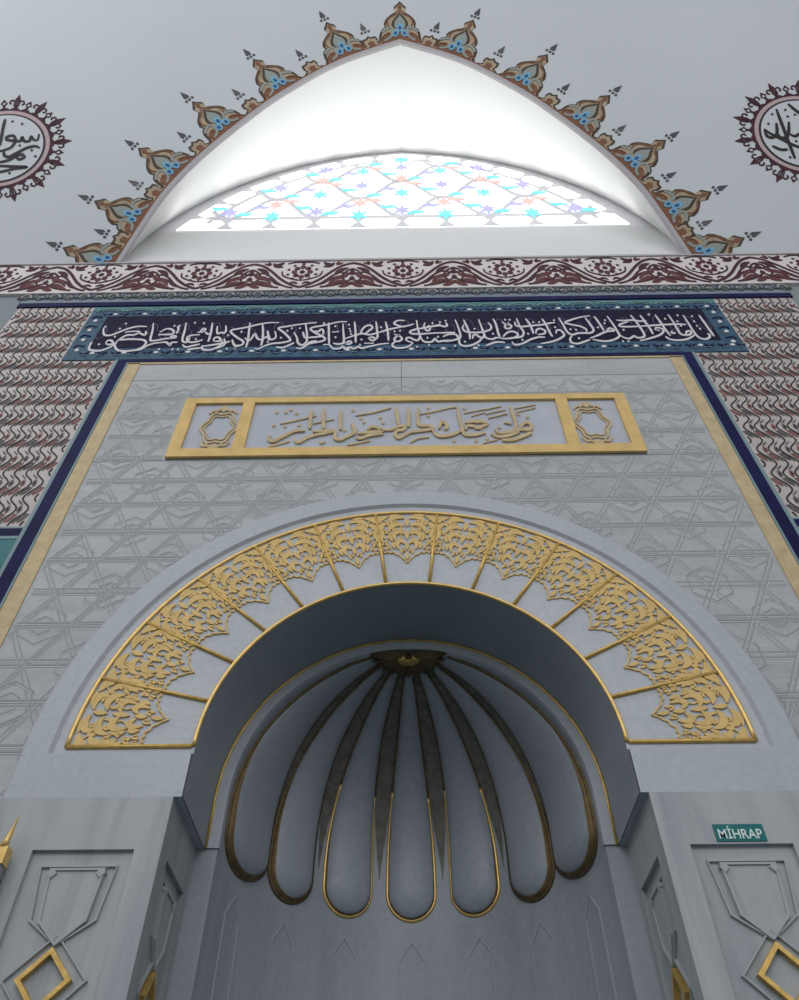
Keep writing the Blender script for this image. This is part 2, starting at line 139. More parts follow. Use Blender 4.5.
class MB:
    def __init__(s): s.v = []; s.f = []; s.smooth = False
    def add(s, vs, fs):
        o = len(s.v); s.v += [Vector(p) for p in vs]; s.f += [tuple(i+o for i in f) for f in fs]; return s
    def box(s, a, b):
        (x0, y0, z0), (x1, y1, z1) = a, b
        return s.add([(x0,y0,z0),(x1,y0,z0),(x1,y1,z0),(x0,y1,z0),(x0,y0,z1),(x1,y0,z1),(x1,y1,z1),(x0,y1,z1)],
              [(0,3,2,1),(4,5,6,7),(0,1,5,4),(1,2,6,5),(2,3,7,6),(3,0,4,7)])
    def prism(s, F, pts, h0, h1):
        """flat polygon (2-D, any shape) with thickness h0..h1 along the frame normal"""
        n = len(pts)
        vs = [F(a, b, h1) for a, b in pts] + [F(a, b, h0) for a, b in pts]
        return s.add(vs, [tuple(range(n))] + [(i, i+n, (i+1) % n+n, (i+1) % n) for i in range(n)])
    def rect(s, F, a0, b0, a1, b1, h0, h1): return s.prism(F, [(a0,b0),(a1,b0),(a1,b1),(a0,b1)], h0, h1)
    def ribbon(s, F, pts, w, h0, h1, closed=False, zs=1., warp=None):
        """stroke along pts; w a width or a list; zs: pen is zs times taller than wide"""
        s.k = getattr(s, 'k', 0)+1; h1 += (s.k*.6180339887 % 1)*.0018      # crossing strokes never share a plane
        n = len(pts)
        if not hasattr(w, '__len__'): w = [w]*n
        L, R = [], []
        for i in range(n):
            p = pts[(i-1) % n] if (closed or i > 0) else pts[i]
            q = pts[(i+1) % n] if (closed or i < n-1) else pts[i]
            dx, dz = (q[0]-p[0])*zs, (q[1]-p[1])      # metric squeezed so that the pen is an ellipse
            l = hypot(dx, dz) or 1e-6
            nx, nz = -dz/l*w[i]/2, dx/l*w[i]/2
            L.append((pts[i][0]+nx, pts[i][1]+nz*zs)); R.append((pts[i][0]-nx, pts[i][1]-nz*zs))
        if warp: L = [warp(*p) for p in L]; R = [warp(*p) for p in R]
        vs = [F(a, b, h1) for a, b in L] + [F(a, b, h1) for a, b in R] + [F(a, b, h0) for a, b in L] + [F(a, b, h0) for a, b in R]
        fs = []
        m = n if closed else n-1
        for i in range(m):
            j = (i+1) % n
            fs += [(i, n+i, n+j, j), (i, j, 2*n+j, 2*n+i), (n+i, 3*n+i, 3*n+j, n+j)]
        if not closed: fs += [(0, 2*n, 3*n, n), (n-1, 2*n-1, 4*n-1, 3*n-1)]
        return s.add(vs, fs)
    def tube(s, pts, r, k=8, closed=False, up=(0, -1, 0)):
        pts = [Vector(p) for p in pts]; n = len(pts)
        if not hasattr(r, '__len__'): r = [r]*n
        vs = []
        U = None if callable(up) else Vector(up)
        for i in range(n):
            p = pts[i-1] if (i > 0 or closed) else pts[i]
            q = pts[(i+1) % n] if (i < n-1 or closed) else pts[i]
            t = (q-p).normalized()
            if callable(up): U = up(pts[i])
            a = (U - t*U.dot(t))
            a = a.normalized() if a.length > 1e-4 else t.orthogonal().normalized()
            b = t.cross(a)
            vs += [pts[i] + (a*cos(2*pi*j/k) + b*sin(2*pi*j/k))*r[i] for j in range(k)]
        fs = []
        for i in range(n if closed else n-1):
            i2 = (i+1) % n
            for j in range(k):
                j2 = (j+1) % k
                fs.append((i*k+j, i2*k+j, i2*k+j2, i*k+j2))
        if not closed: fs += [tuple(range(k)), tuple((n-1)*k+j for j in range(k-1, -1, -1))]
        return s.add(vs, fs)
    def grid(s, P, nu, nv):
        vs = [P(i/nu, j/nv) for j in range(nv+1) for i in range(nu+1)]
        w = nu+1
        return s.add(vs, [(j*w+i, j*w+i+1, (j+1)*w+i+1, (j+1)*w+i) for j in range(nv) for i in range(nu)])
    def build(s, name, mat, parent=None, loc=(0, 0, 0), smooth=False, fix=True):
        me = bpy.data.meshes.new(name)
        base = Vector(parent_world(parent)) if parent else Vector(loc)
        me.from_pydata([tuple(p-base) for p in s.v], [], s.f); me.update()
        if fix:
            bm = bmesh.new(); bm.from_mesh(me)
            bmesh.ops.recalc_face_normals(bm, faces=bm.faces); bm.to_mesh(me); bm.free()
        if smooth:
            for p in me.polygons: p.use_smooth = True
            if smooth != 'all': me.set_sharp_from_angle(angle=radians(38))
        o = bpy.data.objects.new(name, me); COL.objects.link(o)
        if parent: o.parent = parent
        else: o.location = loc
        me.materials.append(M[mat] if isinstance(mat, str) else mat)
        return o
def parent_world(p):
    v = Vector((0, 0, 0))
    while p: v = v + p.location; p = p.parent
    return v
def empty(name, loc, label, cat, group=None):
    o = bpy.data.objects.new(name, None); COL.objects.link(o); o.location = loc; o.empty_display_size = .1
    o['label'] = label; o['category'] = cat
    if group: o['group'] = group
    return o
def tag(o, label, cat, group=None):
    o['label'] = label; o['category'] = cat
    if group: o['group'] = group
    return o
def struct(o): o['kind'] = 'structure'; return o

def spline(p, k=6, closed=False):
    """Catmull-Rom through the points"""
    n = len(p); out = []
    if n < 3 and not closed: return [tuple(q) for q in p]
    g = (lambda i: p[i % n]) if closed else (lambda i: p[max(0, min(n-1, i))])
    for i in range(n if closed else n-1):
        a, b, c, d = g(i-1), g(i), g(i+1), g(i+2)
        for j in range(k):
            t = j/k
            out.append(tuple(.5*(2*b[m]+(c[m]-a[m])*t+(2*a[m]-5*b[m]+4*c[m]-d[m])*t*t+(3*b[m]-a[m]-3*c[m]+d[m])*t**3) for m in range(len(b))))
    if not closed: out.append(tuple(p[-1]))
    return out
def leafw(n, wmax, peak=.5, tip=.12):
    out = []
    for i in range(n):
        t = i/(n-1); s_ = t/peak if t < peak else (1-t)/(1-peak)
        out.append(wmax*(tip+(1-tip)*sin(pi/2*min(1, s_))))
    return out
def penw(n, w, a=.55):
    return [w*(a+(1-a)*min(1, 4*i/(n-1), 5*(n-1-i)/(n-1)+.15)) for i in range(n)]
def dot_poly(x, z, rx, rz, k=4, rot=0.): return [(x+rx*cos(2*pi*i/k+rot), z+rz*sin(2*pi*i/k+rot)) for i in range(k)]

W = .075          # plane of the tiled wall; the mihrab front is plane Y = 0

# ------------------------------------------------------------------ the room
cz1 = upz(7.165)
struct(MB().box((-9, -14, -.1), (9, 1.4, 0)).build('floor', 'carpet', loc=(0, -5, 0)))
b = MB()                                                     # masonry behind the tiles, with the niche opening left free
F0 = wall(.35)
b.box((-9, W, 0), (-1.0, .5, cz1)); b.box((1.0, W, 0), (9, .5, cz1)); b.box((-1.0, W, 4.1), (1.0, .5, cz1))
# spandrels around the round opening (front face only touches the marble behind the arch block)
struct(b.build('wall_mihrab', 'grey_wall', loc=(0, .5, 0)))
# cornice with its painted frieze
cz0, cz1 = upz(6.66), upz(7.165)
co = struct(MB().box((-9, YC_, cz0), (9, .5, cz1)).build('trim_1', 'frieze', loc=(0, 0, cz0)))
struct(MB().box((-9, YC_-.012, cz1-.016), (9, YC_, cz1+.012)).build('trim_2', 'trimgrey', loc=(0, 0, cz1)))

# ---- leaning upper wall with a pointed opening, window set back on a vertical plane
FR = [(2.25, -.02), (2.10, .33), (1.925, .69), (1.65, 1.07), (1.26, 1.49), (.97, 1.75), (.53, 2.06), (0, 2.29)]
front_half = spline(FR, 8)
front = front_half + [(-x, s) for x, s in front_half[::-1][1:]]       # right base -> apex -> left base
b = MB()
n = len(front)
top, side, low = 5.2, 8.0, -.02
def outward(i):
    x, s = front[i]
    t = i/(n-1)
    # map the opening outline onto a big rectangle outline
    if t < .25: return (side, low + (top-low)*t/.25)
    if t > .75: return (-side, low + (top-low)*(1-t)/.25)
    return (side - (t-.25)/.5*2*side, top)
vs = [UPF(*p) for p in front] + [UPF(*outward(i)) for i in range(n)]
b.add(vs, [(i, i+1, n+i+1, n+i) for i in range(n-1)])
b.add([UPF(side, low), UPF(side, top), UPF(8, top)], [])
struct(b.build('wall_upper', 'plaster', loc=P_UP))
YG = -2.5+2.52*KU
WF = Frame((0, YG, 1.5-1.5*KU), (KU, 0, 0), (0, 0, KU), (0, -1, 0))
GF = [(2.2, 7.98), (2.03, 8.43), (1.82, 8.85), (1.55, 9.24), (1.16, 9.65), (.62, 10.01), (0, 10.20)]
gh = spline(GF, 12)
def resample(c, m):
    d = [0]
    for i in range(1, len(c)): d.append(d[-1]+hypot(c[i][0]-c[i-1][0], c[i][1]-c[i-1][1]))
    out = []; j = 0
    for k in range(m+1):
        t = d[-1]*k/m
        while j < len(c)-2 and d[j+1] < t: j += 1
        u = (t-d[j])/((d[j+1]-d[j]) or 1); out.append((c[j][0]+(c[j+1][0]-c[j][0])*u, c[j][1]+(c[j+1][1]-c[j][1])*u))
    return out
m_ = 40
fa = resample([p for p in front_half], m_); ga = resample(gh, m_)
b = MB()
def rev(sgn):
    def P(u, v):
        i = round(v*m_); A = UPF(sgn*fa[i][0], fa[i][1], 0); B = WF(sgn*ga[i][0], ga[i][1])
        p = A.lerp(B, u)
        return p
    return P
b.grid(rev(1), 8, m_); b.grid(rev(-1), 8, m_)
struct(b.build('trim_3', 'plaster_reveal', loc=(0, 0, 7.16), smooth='all', fix=False))
# apron wall below the glass
struct(MB().add([(-2.4, YC_+.01, cz1-.05), (2.4, YC_+.01, cz1-.05), WF(2.22, 7.985), WF(-2.22, 7.985)], [(0, 1, 2, 3)]).build('wall_apron', 'plaster_reveal', loc=(0, 0, 7.1)))
# thin grey moulding round the opening
b = MB(); fr2 = [(x*1.0, s) for x, s in front]
b.ribbon(UPF, fr2, .034, -.02, .010)
struct(b.build('trim_4', 'trimgrey', loc=P_UP))

# ---- window_1: glass, tracery, coloured blossoms
win = struct(bpy.data.objects.new('window_1', None)); COL.objects.link(win); win.location = (0, YG, upz(7.98))
inner = [(x*.905, 8.03 + (z-7.98)*.93) for x, z in ga]
inner[0] = (1.99, 8.03)
full = inner + [(-x, z) for x, z in inner[::-1][1:]]
gfull = ga + [(-x, z) for x, z in ga[::-1][1:]]
b = MB(); b.prism(WF, gfull, -.03, 0.); b.build('window_frame', 'came', win)
b = MB(); b.prism(WF, full, 0., .006); b.build('glass_pane', 'glass', win)
def zwin(x):               # height of the inner glass outline above x
    x = abs(x)
    for (x1, z1), (x0, z0) in zip(inner, inner[1:]):
        if x0 <= x <= x1: return z0 + (z1-z0)*(x-x0)/((x1-x0) or 1)
    return 8.03
# border of clear ovals: dark tracery cusps between them
tr = MB(); bl, tq, pk = MB(), MB(), MB()
zr = 8.26                   # top of the base row
per = .392
for k in range(-5, 6):
    x = k*per
    if abs(x) > 1.85: continue
    h = min(.23, zwin(x)-8.05)
    tr.prism(WF, [(x-.075, 8.03), (x+.075, 8.03), (x+.012, 8.03+h*.5), (x+.075, 8.03+h), (x-.075, 8.03+h), (x-.012, 8.03+h*.5)], .006, .012)
tr.ribbon(WF, [(-1.72, zr), (1.72, zr)], .06, .006, .012)
ins = [p for p in resample(inner, 60)]
cen = (0, 8.0)
def inset(p, d):
    v = Vector((p[0]-cen[0], p[1]-cen[1])); l = v.length; return (p[0]-v.x/l*d, p[1]-v.y/l*d)
for s_ in (1, -1):
    line = [inset(p, .20) for p in ins[3:]]
    tr.ribbon(WF, [(s_*x, z) for x, z in line], .045, .006, .012)
    for k in range(6, 60, 8):
        p = ins[k]; q = inset(p, .2); d = Vector((ins[min(60, k+1)][0]-ins[k-1][0], ins[min(60, k+1)][1]-ins[k-1][1])).normalized()*.06
        mid = ((p[0]+q[0])/2, (p[1]+q[1])/2)
        tr.prism(WF, [(s_*(p[0]-d.x), p[1]-d.y), (s_*(p[0]+d.x), p[1]+d.y), (s_*(mid[0]+d.x*.15), mid[1]+d.y*.15), (s_*(q[0]+d.x), q[1]+d.y), (s_*(q[0]-d.x), q[1]-d.y), (s_*(mid[0]-d.x*.15), mid[1]-d.y*.15)], .006, .012)
def inside(x, z, mrg=.25): return zr+.02 < z < zwin(x)-mrg*.6 and abs(x) < 1.75
def blossom(mb, x, z, r=.078, rz=.12):
    pts = []
    for k in range(24):
        a = 2*pi*k/24; q = .62+.38*cos(6*a) if k % 4 else 1
        q = 1 if k % 4 == 0 else (.42 if k % 4 == 2 else .62)
        pts.append((x+r*1.15*q*cos(a+pi/6), z+rz*1.15*q*sin(a+pi/6)))
    mb.prism(WF, pts, .014, .020)
seqA = [(8.40, 'b'), (8.86, 't'), (9.28, 'p'), (9.62, 'b'), (9.86, 't')]
seqB = [(8.30, 't'), (8.60, 'p'), (9.08, 'b'), (9.50, 't')]
for k in range(-5, 6):
    x = k*per
    for z, c in (seqA if k % 2 == 0 else seqB):
        if abs(k) >= 2: z = 8.28+(z-8.28)*(1-.02*abs(k))
        if inside(x, z, .3): blossom({'b': bl, 't': tq, 'p': pk}[c], x, z)
# ogee lattice and side leaves
for k in range(-6, 7):
    for j in range(0, 5):
        x0, x1 = k*per, (k+1)*per
        zA = 8.28 + j*.46; up = 1 if (k+j) % 2 == 0 else -1
        pts = [(x0, zA + (0 if up > 0 else .46)), ((x0*3+x1)/4, zA + (.05 if up > 0 else .41)), ((x0+x1)/2, zA+.23), ((x0+3*x1)/4, zA + (.41 if up > 0 else .05)), (x1, zA + (.46 if up > 0 else 0))]
        seg = [p for p in spline(pts, 4) if inside(*p, .25)]
        if len(seg) > 2: tr.ribbon(WF, seg, .042, .006, .012, zs=1.6)
        for s2, mb in ((.32, tq if up > 0 else pk), (.68, bl if up > 0 else tq)):
            cx_, cz_ = x0+(x1-x0)*s2, zA + (.46*s2 if up > 0 else .46*(1-s2)) + (.09 if (j+k) % 2 else -.09)
            if inside(cx_, cz_, .35):
                lf = [(cx_-.075, cz_-.03*up), (cx_-.02, cz_+.025*up), (cx_+.03, cz_+.01*up), (cx_+.085, cz_+.04*up)]
                lf = spline(lf, 3); mb.ribbon(WF, lf, leafw(len(lf), .06), .013, .018, zs=1.3)
tr.build('tracery', 'came', win)
bl.build('blue_glass', 'g_blue', win); tq.build('turquoise_glass', 'g_turq', win); pk.build('rose_glass', 'g_pink', win)

# ---- painted crest along the opening: crowns, bumps and floating buds
fext = [(front[0][0]+.16, front[0][1]-.42)] + [(x, s) for x, s in front] + [(front[-1][0]-.16, front[-1][1]-.42)]
arc = resample(fext, 400)                  # from right base over apex to left base
dist = [0]
for i in range(1, len(arc)): dist.append(dist[-1]+hypot(arc[i][0]-arc[i-1][0], arc[i][1]-arc[i-1][1]))
Lh = dist[-1]
def arcpt(t):              # t metres from the apex (positive to the right)
    d = Lh/2 - t
    d = max(0, min(Lh-1e-6, d)); i = min(len(arc)-2, int(d/Lh*400))
    u = (d-dist[i])/(dist[i+1]-dist[i]); p = Vector(arc[i]).lerp(Vector(arc[i+1]), u)
    i0, i1 = max(0, i-6), min(400, i+7)
    tg = (Vector(arc[i0])-Vector(arc[i1])).normalized()        # towards +t
    return p, tg, Vector((-tg.y, tg.x))
crest = empty('painted_crest', UPF(0, 2.29), 'painted crest of tan and rust crowns running along the big pointed window opening', 'wall painting')
PITCH = .54; HP = PITCH/2
CKS = [0, .485, 1.14, 1.76, 2.34, 2.86, 3.33]
def ck(k):
    a = abs(k); i = min(5, int(a)); return math.copysign(CKS[i]+(CKS[i+1]-CKS[i])*(a-i), k)
HN = .455
def crestwarp(c):
    p0, t0, n0 = arcpt(c)
    apex = abs(c) < .01
    def wp(a, h):                # a in half pitches, h in motif heights; rises straight up from the motif's own foot
        if apex:
            q, _, nn = arcpt(a*HP); q = q + Vector((0, 1))*0
            base = q.lerp(Vector((a*HP, 2.29)), min(1, h*1.6)) if h < .62 else Vector((a*HP, 2.29))
            base = Vector((a*HP, q.y*(1-min(1, h*1.5)) + 2.29*min(1, h*1.5)))
            return tuple(base + Vector((0, 1))*(h*HN+.02))
        q, tt, nn = arcpt(c + a*HP)
        k = min(1, h*1.4)
        base = q.lerp(p0 + t0*(a*HP), k)
        nn2 = (nn*(1-k) + n0*k).normalized()
        return tuple(base + nn2*(h*HN+.02))
    return wp
OUT = [(0, 1.02), (.11, .93), (.20, .86), (.17, .78), (.16, .73), (.30, .66), (.46, .56), (.53, .45), (.50, .38), (.62, .32), (.68, .20), (.70, .10), (.80, .03), (.86, -.02)]
def closed_shape(half, grow=0., kk=4):
    h = spline(half, kk)
    return [(a*(1+grow), b_*(1+grow*.6)) for a, b_ in h] + [(-a*(1+grow), b_*(1+grow*.6)) for a, b_ in h[::-1][1:]]
def crown(c, parent):
    wp = crestwarp(c); mbs = {}
    def poly(mat, pts, h): mbs.setdefault(mat, MB()).prism(UPF, [wp(*p) for p in pts], 0, h)
    def line(mat, pts, w, h): mbs.setdefault(mat, MB()).ribbon(UPF, [wp(*p) for p in spline(pts, 4)], w, 0, h)
    cs = closed_shape(OUT); hh = len(cs)//2+1; cs = cs[:hh] + [(.7-.2*i, -.02) for i in range(8)] + cs[hh:]
    poly('olive', cs, .003)
    poly('tan', [(a*.88, (b_-.02)*.94+.01) for a, b_ in cs], .005)
    # rust ground near the foot and dark inner arch
    poly('rust', [(-.62, -.02), (-.58, .12), (-.40, .20), (-.25, .22), (.25, .22), (.40, .20), (.58, .12), (.62, -.02)] + [(.45-.15*i, -.02) for i in range(7)], .007)
    arch_ = [(.26, .30), (.27, .45), (.18, .56), (.04, .68), (0, .74)]
    poly('olive', closed_shape(arch_[::-1]), .007)
    arch2 = [(0, .64), (.05, .58), (.14, .50), (.18, .42), (.17, .30)]
    poly('greyfill', closed_shape(arch2), .009)
    for s_ in (1, -1):
        line('rust', [(s_*.02, .78), (s_*.14, .66), (s_*.34, .58), (s_*.42, .46), (s_*.36, .36)], .012, .008)
        line('greyfill', [(s_*.60, .26), (s_*.44, .33), (s_*.28, .34), (s_*.24, .24), (s_*.30, .12), (s_*.50, .06)], .022, .009)
        line('rust', [(s_*.66, .06), (s_*.52, .18), (s_*.34, .22)], .012, .010)
        # clover knot
        poly('sky', [(s_*.14+.105*cos(t), .17+.085*sin(t)) for t in [k*pi/6 for k in range(12)]], .011)
        poly('deep', [(s_*.15+.055*cos(t), .17+.045*sin(t)) for t in [k*pi/3 for k in range(6)]], .013)
    poly('sky', [(.105*cos(t), .30+.11*sin(t)) for t in [k*pi/6 for k in range(12)]], .011)
    poly('deep', [(.05*cos(t), .29+.055*sin(t)) for t in [k*pi/3 for k in range(6)]], .013)
    poly('rust', [(-.09, .84), (0, .94), (.09, .84), (0, .78)], .007)
    first = None
    for mat, mb in mbs.items():
        nm = {'olive': 'crown_motif', 'tan': 'tan_field', 'rust': 'rust_field', 'greyfill': 'grey_scroll', 'sky': 'blue_clover', 'deep': 'blue_petals'}[mat]
        if first is None: first = mb.build(nm, mat, parent)
        else: mb.build(nm, mat, first)
def bump_motif(c, parent):
    wp = crestwarp(c)
    B = [(0, .33), (.10, .27), (.22, .27), (.26, .17), (.22, .10), (.36, .05), (.46, -.02)]
    a = MB().prism(UPF, [wp(*p) for p in closed_shape(B)], 0, .004).build('small_crown', 'olive', parent)
    MB().prism(UPF, [wp(x*.8, (y-.01)*.84) for x, y in closed_shape(B)], 0, .006).build('tan_field', 'tan', a)
    MB().prism(UPF, [wp(x*.42, y*.55) for x, y in closed_shape(B)], 0, .008).build('rust_field', 'rust', a)
def bud(c, h, parent, col):
    p0, t0, n0 = arcpt(c)
    if abs(c) < .01: t0, n0 = Vector((1, 0)), Vector((0, 1))
    def w(a, d): q = p0 + t0*a*.72 + n0*(h+d*.74); return (q.x, q.y)
    mb = MB()
    mb.prism(UPF, [w(0, .17), w(-.035, .07), w(-.022, .035), w(0, .05), w(.022, .035), w(.035, .07)], 0, .004)
    for a in (-.045, 0, .045): mb.prism(UPF, [w(a+x, .008+y) for x, y in dot_poly(0, 0, .018, .02, 6)], 0, .004)
    mb.build('floating_bud', col, parent)
for k in range(-6, 7):
    crown(ck(k), crest)
    if k: bud(ck(k), HN+.055, crest, 'mould_dark')
for k in range(-6, 6):
    c = ck(k+.5); bump_motif(c, crest); bud(c, .215, crest, 'sage' if k % 2 else 'mould_dark')
b = MB(); b.ribbon(UPF, [tuple(arcpt(-Lh/2+Lh*i/160)[0] + arcpt(-Lh/2+Lh*i/160)[2]*.022) for i in range(161)], .02, 0, .009); b.build('rust_edge_line', 'rust', crest)

# ---- calligraphy medallions on the upper wall
def medallion(cx, cv, strokes, dots, thin_from, label, sx):
    R = .40
    t = empty('calligraphy_medallion', UPF(cx, cv), label, 'medallion', 'calligraphy medallions on the upper wall')
    F = Frame(UPF(cx, cv), UPF.ex, UPF.ey, UPF.en)
    def circ(r, k=72, lob=0, amp=0.): return [((r+amp*abs(sin(lob*a/2)))*cos(a), (r+amp*abs(sin(lob*a/2)))*sin(a)) for a in [2*pi*i/k for i in range(k)]]
    MB().prism(F, circ(R+.018, 168, 28, .022), 0, .003).build('scalloped_ring', 'maroon', t)
    MB().prism(F, circ(R), 0, .005).build('pink_ring', 'pink', t)
    MB().prism(F, circ(R-.035), 0, .007).build('black_line_ring', 'brown', t)
    MB().prism(F, circ(R-.053), 0, .009).build('disc', 'plaster', t)
    for k in range(28):
        a = 2*pi*k/28+.12; big = k % 2 == 0
        ca, sa = cos(a), sin(a)
        def q(u, v): r = R+.03+u; return (r*ca - v*sa, r*sa + v*ca)
        mb = MB()
        if big:
            mb.prism(F, [q(.155, 0), q(.085, .028), q(.075, 0), q(.085, -.028)], 0, .004)
            for s_ in (1, -1):
                pts = spline([q(0, 0), q(.035, s_*.018), q(.075, s_*.022), (q(.085, s_*.052)), q(.055, s_*.062), q(.045, s_*.045)], 3)
                mb.ribbon(F, pts, .013, 0, .004)
            mb.ribbon(F, [q(0, 0), q(.09, 0)], .014, 0, .004)
        else:
            mb.ribbon(F, [q(.03, 0), q(.055, .024), q(.09, 0), q(.055, -.024)], .012, 0, .004, closed=True)
            mb.prism(F, [q(.10, 0), q(.07, .02), q(.07, -.02)], 0, .004)
            mb.ribbon(F, [q(-.005, 0), q(.035, 0)], .02, 0, .004)
        mb.build('rim_finial', 'maroon', t)
    mb = MB()
    for i, s_ in enumerate(strokes):
        p = [(x-cx, v-cv) for x, v in spline(s_, 5)]
        p = [q_ for q_ in p if hypot(*q_) < R-.07]
        if len(p) > 1: mb.ribbon(F, p, penw(len(p), .026), .009, .013)
    for x, v in dots:
        if hypot(x-cx, v-cv) < R-.08: mb.prism(F, dot_poly(x-cx, v-cv, .013, .014), .009, .013)
    mb.build('lettering', 'brown', t)
medallion(-3.345, 1.165, LEFT_STROKES, LEFT_DOTS, 5, 'round calligraphy medallion with spiked rim at the left edge of the upper wall', -1)
medallion(3.345, 1.19, RIGHT_STROKES, RIGHT_DOTS, 6, 'round calligraphy medallion with spiked rim at the right edge of the upper wall', 1)

# ---- frieze painted on the cornice: rosettes in ogees, crossing vines and leaves
fz = empty('painted_frieze', (0, YC_, cz0), 'maroon floral frieze painted on the white cornice band below the window', 'wall painting')
CF = wall(YC_); PER = .77*KU; HZ = cz1-cz0
dk, rd = MB(), MB()
def fr(u, v, c): return (c+u*PER, cz0+.03+v*(HZ-.055))
for k in range(-6, 7):
    c = k*PER
    for s_ in (1, -1):
        def L(mb, pts, w, lf=False):
            p = spline([fr(s_*u, v, c) for u, v in pts], 4)
            mb.ribbon(CF, p, leafw(len(p), w*1.25) if lf else w*1.35, 0, .003, zs=1.5)
        L(dk, [(0, .02), (.10, .14), (.20, .34), (.30, .62), (.40, .84), (.5, .93)], .016)          # ogee round the rosette
        L(dk, [(.06, .0), (.14, .06), (.22, .20), (.30, .42), (.38, .56), (.5, .48)], .012)
        L(dk, [(.5, .70), (.44, .60), (.40, .40), (.44, .22), (.5, .10)], .012)
        L(dk, [(.5, .30), (.40, .14), (.30, .06), (.20, .02)], .012)
        L(rd, [(.47, .50), (.42, .40), (.34, .34), (.28, .16)], .034, True)
        L(rd, [(.44, .16), (.38, .22), (.30, .10), (.24, .04)], .030, True)
        L(rd, [(.50, .20), (.47, .12), (.42, .05), (.38, .02)], .034, True)
        L(dk, [(.46, .74), (.40, .68), (.35, .56), (.33, .46)], .034, True)
        L(dk, [(.34, .40), (.27, .28), (.22, .16), (.14, .06)], .022, True)
        L(dk, [(.31, .96), (.27, .84), (.20, .80)], .030, True)
        L(dk, [(.20, .98), (.24, .90), (.30, .88)], .026, True)
        L(rd, [(.36, 1.0), (.34, .90), (.40, .94)], .024, True)
        L(dk, [(.16, .93), (.08, .99), (0, .98)], .010)
        L(dk, [(.20, .62), (.18, .46), (.10, .34), (.02, .28)], .009)
        L(dk, [(.12, .16), (.06, .20), (.02, .14)], .016, True)
    for j in range(8):                                                                            # rosette
        a = 2*pi*j/8
        p = [fr(.078*cos(a)+.030*cos(b_), .60+.19*sin(a)+.075*sin(b_), c) for b_ in [2*pi*i/7 for i in range(7)]]
        (dk if j % 2 else rd).prism(CF, p, 0, .003)
    for j in range(10):
        a = 2*pi*(j+.5)/10
        dk.prism(CF, [fr(.145*cos(a)+.018*cos(b_), .60+.31*sin(a)+.042*sin(b_), c) for b_ in [2*pi*i/5 for i in range(5)]], 0, .003)
    dk.prism(CF, [fr(.028*cos(b_), .60+.07*sin(b_), c) for b_ in [2*pi*i/8 for i in range(8)]], 0, .003)
    dk.prism(CF, [fr(.5+.045*cos(b_), .58+.12*sin(b_), c) for b_ in [pi/2+2*pi*i/3 for i in range(3)]], 0, .003)
    dk.prism(CF, [fr(.5+.03*cos(b_), .34+.09*sin(b_), c) for b_ in [2*pi*i/4 for i in range(4)]], 0, .003)
dk.build('dark_vine', 'maroon', fz); rd.build('red_leaves', 'wine', fz)

# ---- grey leaf moulding under the cornice with navy line
lm = empty('leaf_moulding', (0, W, 6.75), 'grey moulding of small palmette leaves above a navy line, under the cornice', 'moulding')
TW = wall(W)
b = MB(); b.rect(TW, -2.90, 6.745, 2.90, 7.0, -.01, .012); b.build('band', 'mould', lm)
b = MB(); b.rect(TW, -2.90, 6.90, 2.90, 7.0, .012, .020); b.build('pale_edge', 'mould_light', lm)
a1, a2 = MB(), MB()
for k in range(-26, 27):
    c = k*.111; big = k % 2 == 0
    if big:
        for r, w_, mb in ((.052, .016, a1), (.035, .010, a2), (.020, .012, a1)):
            p = [(c+r*cos(t)*1.05, 6.83+r*sin(t)*1.7) for t in [pi*i/10-.0 for i in range(11)]]
            mb.ribbon(TW, p, w_, .012, .0145 if mb is a1 else .0165)
        a1.ribbon(TW, [(c, 6.79), (c, 6.84)], .022, .012, .014)
    else:
        for r, w_, mb in ((.034, .016, a1), (.018, .010, a2)):
            p = [(c+r*cos(t), 6.835+r*sin(t)*1.5) for t in [pi*i/8 for i in range(9)]]
            mb.ribbon(TW, p, w_, .012, .0145)
        a1.ribbon(TW, [(c, 6.79), (c, 6.85)], .03, .012, .014)
    for s_ in (1, -1):
        a1.ribbon(TW, [(c+s_*.02, 6.80), (c+s_*.035, 6.83), (c+s_*.055, 6.81)], .010, .012, .02)
a1.build('dark_leaves', 'mould_dark', lm); a2.build('pale_veins', 'mould_light', lm)
b = MB(); b.rect(TW, -2.90, 6.685, 2.90, 6.745, -.01, .016); b.build('navy_line', 'navy', lm)

